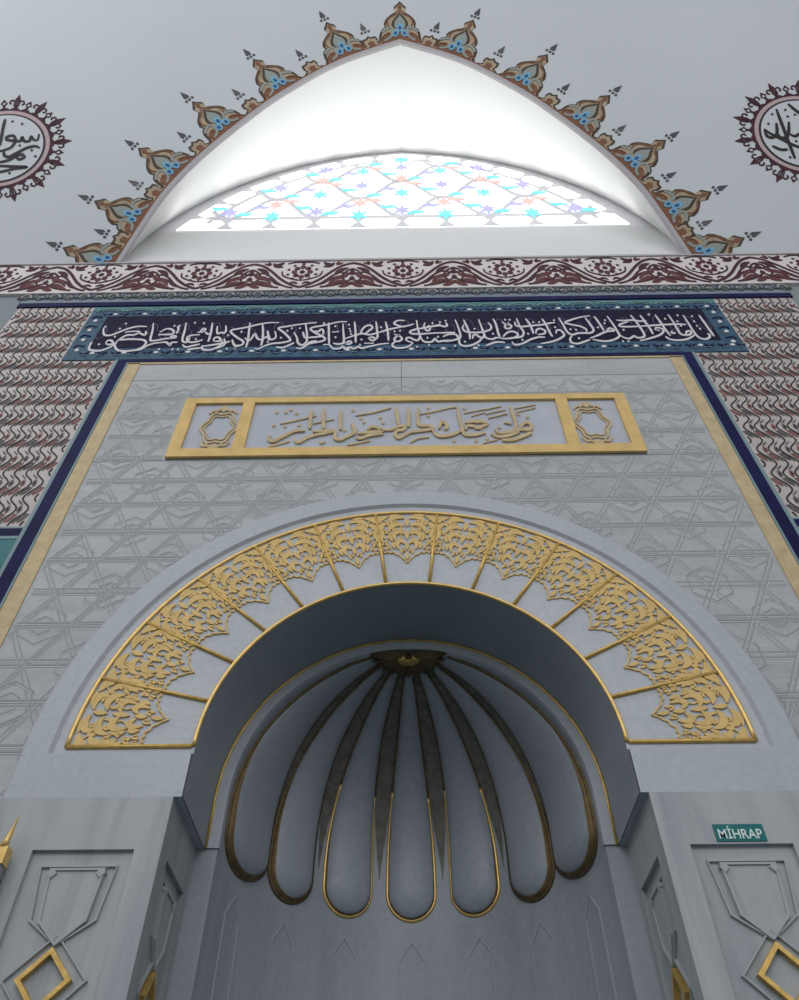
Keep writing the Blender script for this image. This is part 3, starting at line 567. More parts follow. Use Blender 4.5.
# ---- tile fields of waves and buds left and right of the mihrab
def tile_field(sgn, label):
    x0, x1 = 1.935, 2.885
    t = empty('wave_tile_field', (sgn*2.4, W, 4.28), label, 'tilework', 'tile fields beside the mihrab')
    ground = MB().rect(TW, sgn*x0 if sgn > 0 else -x1, 4.275, x1 if sgn > 0 else -x0, 6.685, -.01, .004).build('cream_ground', 'cream', t)
    dark, rose, sage, edge = MB(), MB(), MB(), MB()
    PX, PZ = .0635, .2145
    AW = .030
    def wave(z):     # sideways swing of the wave line: long slope, then a tight bend
        t = (z/PZ) % 1
        return AW*(-cos(pi*t/.58) if t < .58 else cos(pi*(t-.58)/.42))
    band = lambda x, z: x < 2.315 and z > 5.905
    nrow = 12
    for i in range(-1, 17):
        xb = x0 + i*PX
        seg = []
        for j in range(0, 12*14+1):
            z = 4.285 + j*PZ/14
            x = xb - wave(z-4.285)
            ok = x0+.012 < x < x1-.008 and z < 6.68 and not band(x, z)
            if ok: seg.append((sgn*x, z))
            if (not ok or j == 12*14) and seg:
                if len(seg) > 2: dark.ribbon(TW, seg, .0080, .004, .0065, zs=1.15)
                seg = []
        for r in range(12):
            zc = 4.285 + r*PZ
            # bud in the belly, leaf on the slope
            bx, bz = xb - AW + .70*PX, zc + .58*PZ - .004
            if x0+.02 < bx < x1-.02 and 4.31 < bz < 6.66 and not band(bx+.02, bz):
                (sage if (i+r) % 3 else rose).prism(TW, [(sgn*(bx+.0115*cos(a)), bz+.026*sin(a)*(1.25 if sin(a) > 0 else 1)) for a in [2*pi*q/8 for q in range(8)]], .004, .0075)
                dark.prism(TW, [(sgn*(bx+.0055*cos(a)), bz+.013*sin(a)) for a in [2*pi*q/5 for q in range(5)]], .008, .009)
            def off(t, k): return (xb + k*PX - wave(t*PZ), zc + t*PZ)
            for k_, w_, mb_, t0_, t1_ in ((.46, .017, (rose if (i+2*r) % 3 else sage), .10, .40), (.72, .0024, dark, .06, .42), (.35, .007, sage, .74, .92)):
                lf = [off(t0_+(t1_-t0_)*q/6, k_) for q in range(7)]
                if all(x0+.012 < p[0] < x1-.01 and 4.29 < p[1] < 6.67 and not band(p[0]+.01, p[1]) for p in lf):
                    mb_.ribbon(TW, [(sgn*p[0], p[1]) for p in lf], leafw(7, w_) if w_ > .006 else w_, .004, .007, zs=1.5)
    dark.build('wave_lines', 'brown', ground); rose.build('rose_leaves', 'rose', ground); sage.build('grey_buds', 'sage', ground)
    # rows of tiles under the field: navy line then plain turquoise
    a, c = (sgn*x0, sgn*x1) if sgn > 0 else (-x1, -x0)
    MB().rect(TW, a, 4.262, c, 4.275, -.01, .007).build('pale_line', 'paleblue', t)
    MB().rect(TW, a, 4.205, c, 4.262, -.01, .007).build('navy_line', 'navy', t)
    MB().rect(TW, a, 4.185, c, 4.205, -.01, .008).build('pale_line', 'paleblue', t)
    MB().rect(TW, a, 1.2, c, 4.185, -.01, .005).build('turquoise_tiles', 'turq', t)
tile_field(-1, 'tilework with wavy stripes and buds left of the grey marble, turquoise below')
tile_field(1, 'tilework with wavy stripes and buds right of the grey marble, turquoise below')

# ---- navy tile frame round the marble
nf = empty('navy_tile_frame', (0, W, 0), 'narrow navy blue tile frame with pale edges around the grey marble', 'tile border')
b = MB()
for s_ in (1, -1):
    b.rect(TW, min(s_*1.848, s_*1.912), 0, max(s_*1.848, s_*1.912), 5.90, -.01, .016)
b.rect(TW, -1.848, 5.862, 1.848, 5.90, -.01, .016)
b.build('navy_tiles', 'navy', nf)
for s_ in (1, -1):
    b = MB()
    b.rect(TW, min(s_*1.912, s_*1.935), 0, max(s_*1.912, s_*1.935), 5.905, -.01, .012)
    b.rect(TW, min(s_*1.836, s_*1.848), 0, max(s_*1.836, s_*1.848), 5.862, -.01, .014)
    b.build('pale_edging', 'paleblue', nf)

# ---- long calligraphy band
cb = empty('calligraphy_band', (0, W, 5.91), 'long navy tile band with white calligraphy and blue border above the marble', 'calligraphy panel')
b = MB(); b.rect(TW, -2.30, 5.905, 2.30, 6.665, -.01, .012); bb = b.build('blue_border', 'blue', cb)
b = MB(); b.rect(TW, -2.30, 6.60, 2.30, 6.665, .012, .014); b.build('teal_strip', 'teal', bb)
arcs, dots_, dkb = MB(), MB(), MB()
k = -10
for k in range(-10, 11):
    c = k*.2165
    for zc, h in ((6.60, .05),):
        arcs.ribbon(TW, [(c+.095*cos(t), zc-.015+h*sin(t)) for t in [pi*i/10 for i in range(11)]], .008, .012, .018, zs=1.3)
        arcs.ribbon(TW, [(c+.055*cos(t), zc-.015+h*.55*sin(t)) for t in [pi*i/10 for i in range(11)]], .006, .012, .018, zs=1.3)
    for zc in (6.545, 5.985):
        dots_.prism(TW, dot_poly(c+.05, zc, .018, .016, 6), .012, .018)
        for s_ in (1, -1):
            p = spline([(c+.05+s_*.03, zc+.02), (c+.05+s_*.06, zc-.012), (c+.05+s_*.095, zc+.018)], 4)
            dkb.ribbon(TW, p, leafw(len(p), .02), .012, .016)
            arcs.ribbon(TW, [(c+.05+s_*.03, zc-.03), (c+.05+s_*.07, zc-.022)], .006, .012, .017)
for s_ in (1, -1):
    for j in range(4):
        zc = 6.03+.14*j
        dots_.prism(TW, dot_poly(s_*2.235, zc, .016, .02, 6), .012, .018)
        dkb.ribbon(TW, spline([(s_*2.20, zc+.05), (s_*2.25, zc+.07), (s_*2.27, zc+.04)], 3), .012, .012, .016)
arcs.build('pale_arcs', 'paleblue', bb); dots_.build('white_buds', 'white', bb); dkb.build('dark_leaves', 'navy', bb)
b = MB(); b.rect(TW, -2.165, 6.055, 2.165, 6.515, .0, .014); gr = b.build('navy_ground', 'ink', cb)
sp = MB()                      # faint scrolls behind the letters
for k in range(-19, 20):
    c = k*.112; up = k % 2
    p = [(c+(.045-.010*t)*cos(t*1.4+up*pi), 6.285+(.14-.03*t)*sin(t*1.4+up*pi)) for t in [i*.35 for i in range(11)]]
    sp.ribbon(TW, p, .0045, .014, .0155, zs=1.8)
sp.build('faint_scrolls', simple('scroll_mauve', (.11, .10, .17), .5), gr)
b = MB()
for s_ in BAND_STROKES:
    p = spline(s_, 6); b.ribbon(TW, p, penw(len(p), .0148), .014, .0175, zs=1.5)
for x, z in BAND_DOTS: b.prism(TW, dot_poly(x, z, .0085, .016), .014, .018)
b.build('white_lettering', 'white', cb)

# ---- carved marble facing with gold border
mp = empty('marble_facing', (0, W, 0), 'grey marble wall facing carved with star lattice and edged with a gold strip', 'marble wall panel')
# slab with the arch opening left free: ring sectors out to a rectangle
b = MB(); n = 96; X1, ZT = 1.836, 5.862; R_ = 1.441; ZC = 3.0
inn, outp = [], []
for i in range(n+1):
    a = pi*i/n; inn.append((R_*cos(a), ZC+R_*sin(a)))
    ca, sa = cos(a), sin(a)
    t = min(X1/abs(ca) if abs(ca) > 1e-9 else 1e9, (ZT-ZC)/sa if sa > 1e-9 else 1e9)
    outp.append((t*ca, ZC+t*sa))
# include the exact corners
vs = [TW(x, z, .008) for x, z in inn] + [TW(x, z, .008) for x, z in outp]
b.add(vs, [(i, i+1, n+1+i+1, n+1+i) for i in range(n)])
for s_ in (1, -1):
    ca = atan2(ZT-ZC, X1)
    i = int(ca/pi*n)
    idx = i if s_ > 0 else n-1-i
    b.add([TW(*outp[idx], .008), TW(*outp[idx+1], .008), TW(s_*X1, ZT, .008)], [(0, 1, 2)])
    b.add([TW(s_*R_, 0, .008), TW(s_*X1, 0, .008), TW(s_*X1, ZC, .008), TW(s_*R_, ZC, .008)], [(0, 1, 2, 3)])
slab = b.build('slab', 'slab', mp)
b = MB()
for s_ in (1, -1): b.rect(TW, min(s_*1.752, s_*1.832), 0, max(s_*1.752, s_*1.832), 5.85, .006, .014)
b.rect(TW, -1.832, 5.838, 1.832, 5.858, .006, .014)
b.build('gold_border', 'gold_pale', mp)
# slab joints
b = MB()
for z in (5.64, 4.80): 
    b.rect(TW, -1.75, z-.004, 1.75, z+.004, .008, .0085)
for x in (-.02, ): b.rect(TW, x-.003, 5.42, x+.003, 5.83, .008, .0085)
b.build('joint', 'groove', slab)
# star lattice: paired lines, groove shade and lit arrises painted as dark and pale strips
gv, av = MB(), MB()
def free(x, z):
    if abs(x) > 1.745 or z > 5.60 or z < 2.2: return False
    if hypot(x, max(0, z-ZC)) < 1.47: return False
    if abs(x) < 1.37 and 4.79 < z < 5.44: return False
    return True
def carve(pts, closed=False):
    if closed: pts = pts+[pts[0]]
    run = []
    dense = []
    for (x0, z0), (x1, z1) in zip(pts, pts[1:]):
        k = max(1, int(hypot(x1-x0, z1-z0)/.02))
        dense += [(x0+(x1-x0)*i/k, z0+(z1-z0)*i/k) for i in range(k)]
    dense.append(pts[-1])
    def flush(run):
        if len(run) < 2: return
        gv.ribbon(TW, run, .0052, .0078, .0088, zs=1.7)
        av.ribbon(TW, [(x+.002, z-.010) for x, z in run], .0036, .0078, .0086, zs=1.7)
    for p in dense:
        if free(*p): run.append(p)
        else: flush(run); run = []
    flush(run)
SP = .2
UX = SP*2/math.sqrt(3)*2
def pair(p, q, d=.012):
    v = Vector((q[0]-p[0], q[1]-p[1])); v.normalize(); nx, nz = -v.y*d, v.x*d
    for s_ in (1, -1): carve([(p[0]+s_*nx, p[1]+s_*nz), (q[0]+s_*nx, q[1]+s_*nz)])
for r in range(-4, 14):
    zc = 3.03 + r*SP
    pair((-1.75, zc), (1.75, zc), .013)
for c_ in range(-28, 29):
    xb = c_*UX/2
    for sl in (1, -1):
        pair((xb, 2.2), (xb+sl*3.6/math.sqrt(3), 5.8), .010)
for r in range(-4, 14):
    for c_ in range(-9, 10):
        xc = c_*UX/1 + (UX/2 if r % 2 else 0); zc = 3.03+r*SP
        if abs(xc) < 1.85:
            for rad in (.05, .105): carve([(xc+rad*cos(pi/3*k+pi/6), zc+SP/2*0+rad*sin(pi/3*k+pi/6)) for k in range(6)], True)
av.build('lit_arris_lines', simple('lit_arris_grey', (.51, .52, .53), .6), slab); gv.build('carved_lattice', simple('groove_shade_grey', (.335, .34, .35), .7), slab)

# ---- gold framed inscription plaque
pq = empty('inscription_plaque', (0, W, 4.8), 'white marble plaque in a gold frame with raised gold calligraphy above the arch', 'inscription plaque')
b = MB(); b.rect(TW, -1.345, 4.81, 1.345, 5.39, .0, .006+.006); b.build('pale_ground', simple('plaque_marble', (.46, .48, .54), .45, mottle=.08, scale=4), pq)
b = MB()
z0, z1, fw = 4.81, 5.395, .072
for a0, a1_, c0, c1 in ((-1.345, 1.345, z1-fw*.75, z1), (-1.345, 1.345, z0, z0+fw)): b.rect(TW, a0, c0, a1_, c1, 0, .030)
for xx in (-1.345, -.985, .915, 1.275): b.rect(TW, xx, z0+fw, xx+.07, z1-fw*.75, 0, .030)
b.build('gold_frame', 'gold_flat', pq)
b = MB()
for s_ in GOLD_STROKES:
    p = spline(s_, 6); b.ribbon(TW, p, penw(len(p), .019), .01, .024, zs=1.4)
for s_ in GOLD_THIN:
    p = spline(s_, 6); b.ribbon(TW, p, penw(len(p), .009), .01, .020, zs=1.4)
for x, z in GOLD_DOTS: b.prism(TW, dot_poly(x, z, .010, .017), .01, .020)
b.build('gold_lettering', 'gold_pale', pq)
for s_ in (1, -1):
    b = MB(); cx_, cz_ = s_*1.095, 5.095
    for rr, w_ in ((1., .013), (.80, .009)):
        lobes = [(cx_+rr*(.098+.010*cos(6*t))*cos(t), cz_+rr*(.150+.014*cos(6*t))*sin(t)) for t in [2*pi*i/60 for i in range(60)]]
        b.ribbon(TW, lobes, w_, .01, .020, closed=True)
    for up in (1, -1):
        for q in range(3):
            r = .045-.012*q
            b.ribbon(TW, [(cx_+r*cos(t), cz_+up*(.155+.022*q)+r*.7*sin(t)*up) for t in [pi*i/8 for i in range(9)]], .009, .01, .021)
        b.prism(TW, dot_poly(cx_, cz_+up*.19, .028, .034), .01, .022)
        for s2 in (1, -1):
            p = spline([(cx_+s2*.02, cz_+up*.17), (cx_+s2*.06, cz_+up*.175), (cx_+s2*.085, cz_+up*.14)], 4); b.ribbon(TW, p, leafw(len(p), .018), .01, .020)
    b.build('gold_wreath', 'gold_pale', pq)

# ------------------------------------------------------------------ the mihrab arch
R1, R2, RO, RI = 1.281, .80, 1.442, 1.337
ar = empty('mihrab_arch', (0, 0, 2.797), 'wide round arch of white marble voussoirs with gold ribs and gold foliage over the niche', 'arch')
AF = wall(0)
def arcs_(R, n=96): return [(R*cos(pi*i/n), ZC+R*sin(pi*i/n)) for i in range(n+1)]
ZB = 2.797
b = MB()
def strip(p, hp, q, hq):
    n = len(p); b.add([AF(*u, hp) for u in p] + [AF(*u, hq) for u in q], [(i, i+1, n+i+1, n+i) for i in range(n-1)])
oo = [(RO, ZB)] + arcs_(RO) + [(-RO, ZB)]; rr_ = [(RI, ZB)] + arcs_(RI) + [(-RI, ZB)]
ob = [(RO-.012, ZB)] + arcs_(RO-.012) + [(-RO+.012, ZB)]
strip(oo, -W, oo, -.010); strip(oo, -.010, ob, 0); strip(ob, 0, rr_, 0)
ri = [(RI, 2.967)] + arcs_(RI) + [(-RI, 2.967)]; rib_ = [(RI-.012, 2.967)] + arcs_(RI-.012) + [(-RI+.012, 2.967)]; ii = arcs_(R2)
strip(ri, 0, rib_, -.016)
rim_ring = b.build('outer_band', 'arch', ar, smooth=True)
b = MB(); strip(rib_, -.016, [(R2, 2.967)] + ii + [(-R2, 2.967)], -.016)
b.build('voussoir_face', 'voussoir', ar)
for s_ in (1, -1):
    b = MB(); b.rect(AF, min(s_*(R2+.004), s_*RI), ZB, max(s_*(R2+.004), s_*RI), 2.967, -W, 0)
    b.rect(AF, min(s_*(R2+.004), s_*.90), ZB, max(s_*(R2+.004), s_*.90), 3.1, -.46, -W)
    b.build('springer_block', 'arch', ar)
b = MB()
lin = [(R2, ZB), (R2, 2.966), (R2, 2.968)] + arcs_(R2) + [(-R2, 2.968), (-R2, 2.966), (-R2, ZB)]
n = len(lin)
b.add([AF(*u, 0 if u[1] < 2.967 else -.016) for u in lin] + [AF(*u, -.425) for u in lin], [(i, i+1, n+i+1, n+i) for i in range(n-1)])
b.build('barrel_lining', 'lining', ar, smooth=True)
# underside of the springers
# gold trims
mb = MB(); mb.tube([AF(x, z, -.012) for x, z in arcs_(R1)], .0095, 8); mb.build('gold_outer_rim', 'gold_bright', ar, smooth='all')
mb = MB(); mb.tube([AF(x, z, -.012) for x, z in arcs_(R2+.006)], .0085, 8); mb.build('gold_inner_rim', 'gold_bright', ar, smooth='all')
for i in range(14):
    a = pi*i/13
    mb = MB(); h = -.012
    p, q = Vector(((R2+.012)*cos(a), (R2+.012)*sin(a))), Vector((R1*cos(a), R1*sin(a)))
    mb.tube([AF(p.x, ZC+p.y, h), AF(q.x, ZC+q.y, h)], .0085, 8)
    nn = Vector((-sin(a), cos(a)))*.017
    mb.build('gold_rib', 'gold', ar, smooth='all')
# foliage in each voussoir
HALF = [
 ([(.012, .035), (.045, .022), (.080, .040), (.078, .085)], .026), ([(.015, .10), (.05, .085), (.085, .105), (.098, .15)], .026),
 ([(.010, .17), (.042, .148), (.070, .17), (.064, .225)], .026), ([(.012, .25), (.035, .225), (.055, .245), (.048, .295)], .024),
 ([(.095, .018), (.128, .028), (.143, .068)], .024), ([(.105, .072), (.132, .092), (.136, .135)], .024),
 ([(.100, .165), (.120, .140), (.132, .165), (.120, .20)], .022), ([(.080, .225), (.094, .195), (.110, .20)], .020),
 ([(.010, .31), (.026, .295), (.033, .325)], .018), ([(.030, .012), (.060, .008), (.095, .012)], .014),
 ([(.048, .055), (.062, .062), (.052, .082)], .016), ([(.052, .122), (.070, .130), (.060, .155)], .016), ([(.088, .055), (.100, .070), (.098, .095)], .015)]
HALF += [([(.128, .015), (.146, .025), (.148, .05)], .014), ([(.118, .115), (.137, .11), (.146, .15)], .018),
 ([(.132, .175), (.142, .19), (.136, .225)], .018), ([(.030, .105), (.028, .13), (.040, .15)], .012), ([(.085, .15), (.092, .175), (.086, .205)], .014),
 ([(.066, .235), (.078, .252), (.070, .285)], .02), ([(.105, .225), (.118, .232), (.112, .262)], .018)]
HALF += [([(.118, .255), (.130, .235), (.142, .26)], .018), ([(.095, .285), (.108, .27), (.118, .295)], .016), ([(.128, .29), (.137, .275), (.143, .30)], .012)]
HALF = [([(x*1.03, y*.84) for x, y in p], w_*1.2) for p, w_ in HALF]
LINE = [(0, .335), (.018, .312), (.034, .300), (.050, .282), (.068, .278), (.085, .262), (.104, .266), (.118, .256), (.132, .264), (.143, .258)]
for i in range(13):
    am = pi*(i+.5)/13
    def wp(x, y, am=am):
        r = R1-.014-y; a = am + x/1.30
        return (r*cos(a), ZC+r*sin(a))
    mb = MB()
    for s_ in (1, -1):
        for pts, w_ in HALF:
            p = spline([(s_*x, y) for x, y in pts], 4)
            mb.ribbon(AF, p, leafw(len(p), w_), -.016, -.009, warp=wp)
        p = spline([(s_*x, y) for x, y in LINE], 3); mb.ribbon(AF, p, .007, -.016, -.010, warp=wp)
        p = spline([(s_*.145, .005), (s_*.07, .10), (s_*.03, .16), (s_*.085, .21)], 4); mb.ribbon(AF, p, .006, -.016, -.010, warp=wp)
    for y0, y1 in ((.03, .09), (.11, .18), (.20, .25), (.265, .315)):
        p = [(0, y0+(y1-y0)*t/6) for t in range(7)]; mb.ribbon(AF, p, leafw(7, .024), -.016, -.008, warp=wp)
    mb.build('gold_foliage', 'gold_flat', ar)

# ------------------------------------------------------------------ piers
XP, XO = .832, 1.62
def hexa(cx, cz, w, h, tip, flat_top=False):
    if flat_top: return [(cx-w, cz+h), (cx+w, cz+h), (cx+w*.86, cz-h+tip), (cx, cz-h), (cx-w*.86, cz-h+tip)]
    return [(cx, cz+h), (cx+w, cz+h-tip), (cx+w, cz-h+tip), (cx, cz-h), (cx-w, cz-h+tip), (cx-w, cz+h-tip)]
def panel(F, c0, c1, ztop, parent, hgrow, side):
    """sunken panel with a chain of pointed hexagons and gilded lozenges"""
    w = c1-c0; cx = (c0+c1)/2; sc_ = w/.34
    zz = ztop-.062
    bead = MB(); inset_ = MB()
    first = True
    z = zz
    while z > .4:
        if first: hx = [(cx-.088*sc_, z), (cx+.088*sc_, z), (cx+.072*sc_, z-.155), (cx, z-.222), (cx-.072*sc_, z-.155)]; z2 = z-.222
        else: hx = hexa(cx, z-.25, .075*sc_, .25, .075); z2 = z-.5
        inset_.prism(F, hx, -.024, -.008)
        bead.ribbon(F, hx, .010, -.018, -.003, closed=True)
        big = [(cx+(x-cx)*1.42, z+(y_-z)*1.06+.012) for x, y_ in hx]
        bead.ribbon(F, big, .007, -.018, -.008, closed=True)
        lz = z2-.022-.075
        g = MB(); lo = [(cx, lz+.078), (cx+.075*sc_, lz), (cx, lz-.078), (cx-.075*sc_, lz)]
        g.ribbon(F, lo, .019, -.018, .002, closed=True)
        g.build('gold_lozenge', 'gold', parent)
        bead.ribbon(F, [(cx, lz+.125), (cx+.125*sc_, lz), (cx, lz-.125), (cx-.125*sc_, lz)], .007, -.018, -.008, closed=True)
        if first:
            for s_ in (1, -1): bead.prism(F, dot_poly(cx+s_*.08*sc_, z+.0-.012, .016*sc_, .016), -.018, 0.)
        z = lz-.078-.022; first = False
    inset_.build('pointed_tablet', side, parent); bead.build('carved_beading', 'arris_p', parent)
M['arris_p'] = simple('pier_arris', (.40, .415, .435), .5)
PZ1, PZ0 = 2.615, .3
for s_ in (1, -1):
    t = empty('mihrab_pier', (s_*1.2, .1, 0), 'grey veined marble pier %s of the niche, %s' % (('right', 'bearing the small teal sign') if s_ > 0 else ('left', 'plain top above its sunken panel')), 'pier', 'piers flanking the niche')
    F = AF
    b = MB()
    def face(x0, z0, x1, z1, h=0.): b.add([F(s_*x0, z0, h), F(s_*x1, z0, h), F(s_*x1, z1, h), F(s_*x0, z1, h)], [(0, 1, 2, 3)])
    px0, px1 = .922, 1.262
    face(XP, 0, px0, ZB); face(px1, 0, XO, ZB); face(px0, PZ1, px1, ZB); face(px0, 0, px1, PZ0)
    face(px0, PZ0, px1, PZ1, -.018)
    # panel returns
    for (xa, za, xb, zb) in ((px0, PZ0, px0, PZ1), (px1, PZ0, px1, PZ1), (px0, PZ0, px1, PZ0), (px0, PZ1, px1, PZ1)):
        b.add([F(s_*xa, za, 0), F(s_*xb, zb, 0), F(s_*xb, zb, -.018), F(s_*xa, za, -.018)], [(0, 1, 2, 3)])
    # reveal side with its own narrow sunken panel (Y from 0 to .42)
    S = Frame((s_*XP, 0, 0), (0, 1, 0), (0, 0, 1), (-s_, 0, 0))
    y0, y1 = .085, .365
    def sface(a0, z0, a1_, z1, h=0.): b.add([S(a0, z0, h), S(a1_, z0, h), S(a1_, z1, h), S(a0, z1, h)], [(0, 1, 2, 3)])
    sface(0, 0, y0, ZB); sface(y1, 0, .43, ZB); sface(y0, PZ1, y1, ZB); sface(y0, 0, y1, PZ0); sface(y0, PZ0, y1, PZ1, -.018)
    for (xa, za, xb, zb) in ((y0, PZ0, y0, PZ1), (y1, PZ0, y1, PZ1), (y0, PZ0, y1, PZ0), (y0, PZ1, y1, PZ1)):
        b.add([S(xa, za, 0), S(xb, zb, 0), S(xb, zb, -.018), S(xa, za, -.018)], [(0, 1, 2, 3)])
    # top ledge, outer side
    b.add([F(s_*XP, ZB, 0), F(s_*XO, ZB, 0), F(s_*XO, ZB, -W), F(s_*XP, ZB, -.43)], [(0, 1, 2, 3)])
    b.add([F(s_*XO, 0, 0), F(s_*XO, 0, -W), F(s_*XO, ZB, -W), F(s_*XO, ZB, 0)], [(0, 1, 2, 3)])
    b.build('body', 'pier', t, fix=False)
    FP = AF if s_ > 0 else Frame((0, 0, 0), (-1, 0, 0), (0, 0, 1), (0, -1, 0))
    panel(FP, px0, px1, PZ1, t, 1, 'pier'); panel(S, y0, y1, PZ1, t, 1, 'pier')

# ------------------------------------------------------------------ niche wall
RN, YC = .75, .42
nw = empty('niche_wall', (0, YC, 0), 'curved bluish grey marble back wall of the niche with a row of pointed tablets', 'niche')
b = MB(); n = 64
b.grid(lambda u, v: Vector((RN*cos(pi*u), YC+RN*sin(pi*u), 2.772*v)), n, 4)
for s_ in (1, -1): b.add([(s_*RN, YC, 0), (s_*.84, YC, 0), (s_*.84, YC, 2.83), (s_*RN, YC, 2.83)], [(0, 1, 2, 3)])
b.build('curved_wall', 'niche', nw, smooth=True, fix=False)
class Cyl:
    def __init__(s, phi): s.phi = phi
    def __call__(s, a, z, h=0.): ph = s.phi - a/RN; r = RN-h; return Vector((r*cos(ph), YC+r*sin(ph), z))
PH = [pi/2 + k*radians(23.) for k in range(-3, 4)]
RAD = lambda p: Vector((p.x, p.y-YC, .25*(p.z-3.0) if p.z > 3 else 0)) + Vector((0, .001, 0))
PH = [radians(90+d) for d in (-71.2, -46.5, -23.3, 0, 23.3, 46.5, 71.2)]
for ph in PH:
    mb = MB(); z = 2.712
    while z > .4:
        hx = hexa(0, z-.26, .056, .26, .075)
        d = []
        for i in range(6):
            (xa, za), (xb, zb) = hx[i], hx[(i+1) % 6]
            d += [(xa+(xb-xa)*q/5, za+(zb-za)*q/5) for q in range(5)]
        mb.ribbon(Cyl(ph), d, .0055, -.003, .004, closed=True); z -= .60
    mb.build('tablet_outline', 'arris_p', nw)

# ------------------------------------------------------------------ fluted shell hood
sh = empty('shell_hood', (0, YC, 2.80), 'half dome of the niche with seven long rounded lobes radiating from a small gilded hub', 'shell half dome')
HWA = radians(8.5)
def WF_(s): 
    t = max(0, min(1, (s-.35)/.85)); return .76+.24*t*t*(3-2*t)
HWS = [radians(a) for a in (14, 9.4, 8.8, 8.5, 8.8, 9.4, 14)]
ZL = 2.912; RL = RN*HWA               # centre height and radius of the rounded flute ends
SMAX = RN*pi/2 + (3.0-2.77)           # meridian length from the pole to the lower edge
def merid(ph, s, d=0.):               # s metres from the pole; d outward
    r = RN+d
    if s < RN*pi/2:
        t = s/RN; return Vector((r*sin(t)*cos(ph), YC+r*sin(t)*sin(ph), 3.0+r*cos(t)))
    return Vector((r*cos(ph), YC+r*sin(ph), 3.0-(s-RN*pi/2)))
SL = RN*pi/2 + 3.0-ZL
def edge_s(a):                        # a in -1..1 across flute: lower end of the flute
    return SL + RL*sqrt(max(0, 1-a*a))
def sweep(s): return max(.15, min(1., sin(min(pi/2, s/RN))))
rowS = sorted(set([SMAX*i/90 for i in range(91)] + [SL-.02+i*.005 for i in range(36)]))
rowS = [s for s in rowS if s <= SMAX]
for ph, HW in zip(PH, HWS):
    us = [sin(pi/2*(-1+2*i/26)) for i in range(27)]
    b = MB(); vs = []
    for s in rowS:
        for u in us:
            q = 1-u*u
            if s > SL: q = 1-u*u-((s-SL)/RL)**2
            d = -.062*sweep(s)*(max(0, q)**.5)*min(1, s/.25)
            vs.append(merid(ph+u*HW*WF_(s), s, d))
    w = len(us)
    b.add(vs, [(j*w+i, j*w+i+1, (j+1)*w+i+1, (j+1)*w+i) for j in range(len(rowS)-1) for i in range(w-1)])
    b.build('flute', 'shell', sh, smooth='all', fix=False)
M['ridge_shade'] = simple('valley_shade_paint', (.165, .155, .135), .6, .1, .25, 30, .2)  # dark tone painting the shade in the valleys between lobes
M['lip'] = simple('shaded_gilding', (.19, .125, .055), .5, .2, .2, 30, .2)  # gilding with the shade of the lobe ends put into its brown
# ridges between flutes
edges = [(pi, PH[6]+HWS[6])] + [(PH[i+1]-HWS[i+1], PH[i]+HWS[i]) for i in range(5, -1, -1)] + [(PH[0]-HWS[0], 0)]
def dict_w(a):       # half width of the flute whose edge lies at angle a
    return min(((abs(abs(a-ph)-hw), hw) for ph, hw in zip(PH, HWS)))[1]
for a0, a1_ in edges:
    e0 = a0 >= pi-.01; e1 = a1_ <= .01
    def RP(u, v, a0=a0, a1_=a1_, e0=e0, e1=e1, off=0., smin=0., smax=SMAX):
        s = smin+(smax-smin)*v; w_ = 1-WF_(s)
        c0 = a0 if e0 else a0 + dict_w(a0)*w_
        c1 = a1_ if e1 else a1_ - dict_w(a1_)*w_
        return merid(c0+(c1-c0)*u, s, off)
    b = MB(); b.grid(lambda u, v: RP(u, v), 4, 80); rg = b.build('ridge', 'shell', sh, smooth='all', fix=False)
    if not (e0 or e1):
        b = MB(); b.grid(lambda u, v: RP(.5+(u-.5)*(1 if v < .55 else max(.04, 1-((v-.55)/.45)**1.6)), v, off=-.003, smin=.12, smax=1.2), 6, 36); b.build('valley_shade', 'ridge_shade', rg, smooth='all', fix=False)  # painted shade: dark strip laid along the valley
for i, ph in enumerate(PH):
    pts = []; HW = HWS[i]
    s = .17
    while s < SL: pts.append(merid(ph+HW*WF_(s), s, -.002)); s += .03
    for k in range(17):
        t = pi*k/16; pts.append(merid(ph+HW*cos(t), SL+RL*sin(t), -.002))
    s = SL-.02
    while s > .17: pts.append(merid(ph-HW*WF_(s), s, -.002)); s -= .03
    core = 2 <= i <= 4  # outer beads and upper ends: gold in shade, painted dark
    mb = MB(); n = len(pts)
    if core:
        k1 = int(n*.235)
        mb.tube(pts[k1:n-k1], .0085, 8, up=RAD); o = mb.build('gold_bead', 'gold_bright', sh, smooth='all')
        mb = MB(); mb.tube(pts[:k1+1], .009, 6, up=RAD); mb.tube(pts[n-k1-1:], .009, 6, up=RAD); mb.build('shaded_gold_bead', 'bronze_shade', sh, smooth='all')
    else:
        mb.tube(pts, .0095, 8, up=RAD); mb.build('shaded_gold_bead', 'bronze_shade', sh, smooth='all')
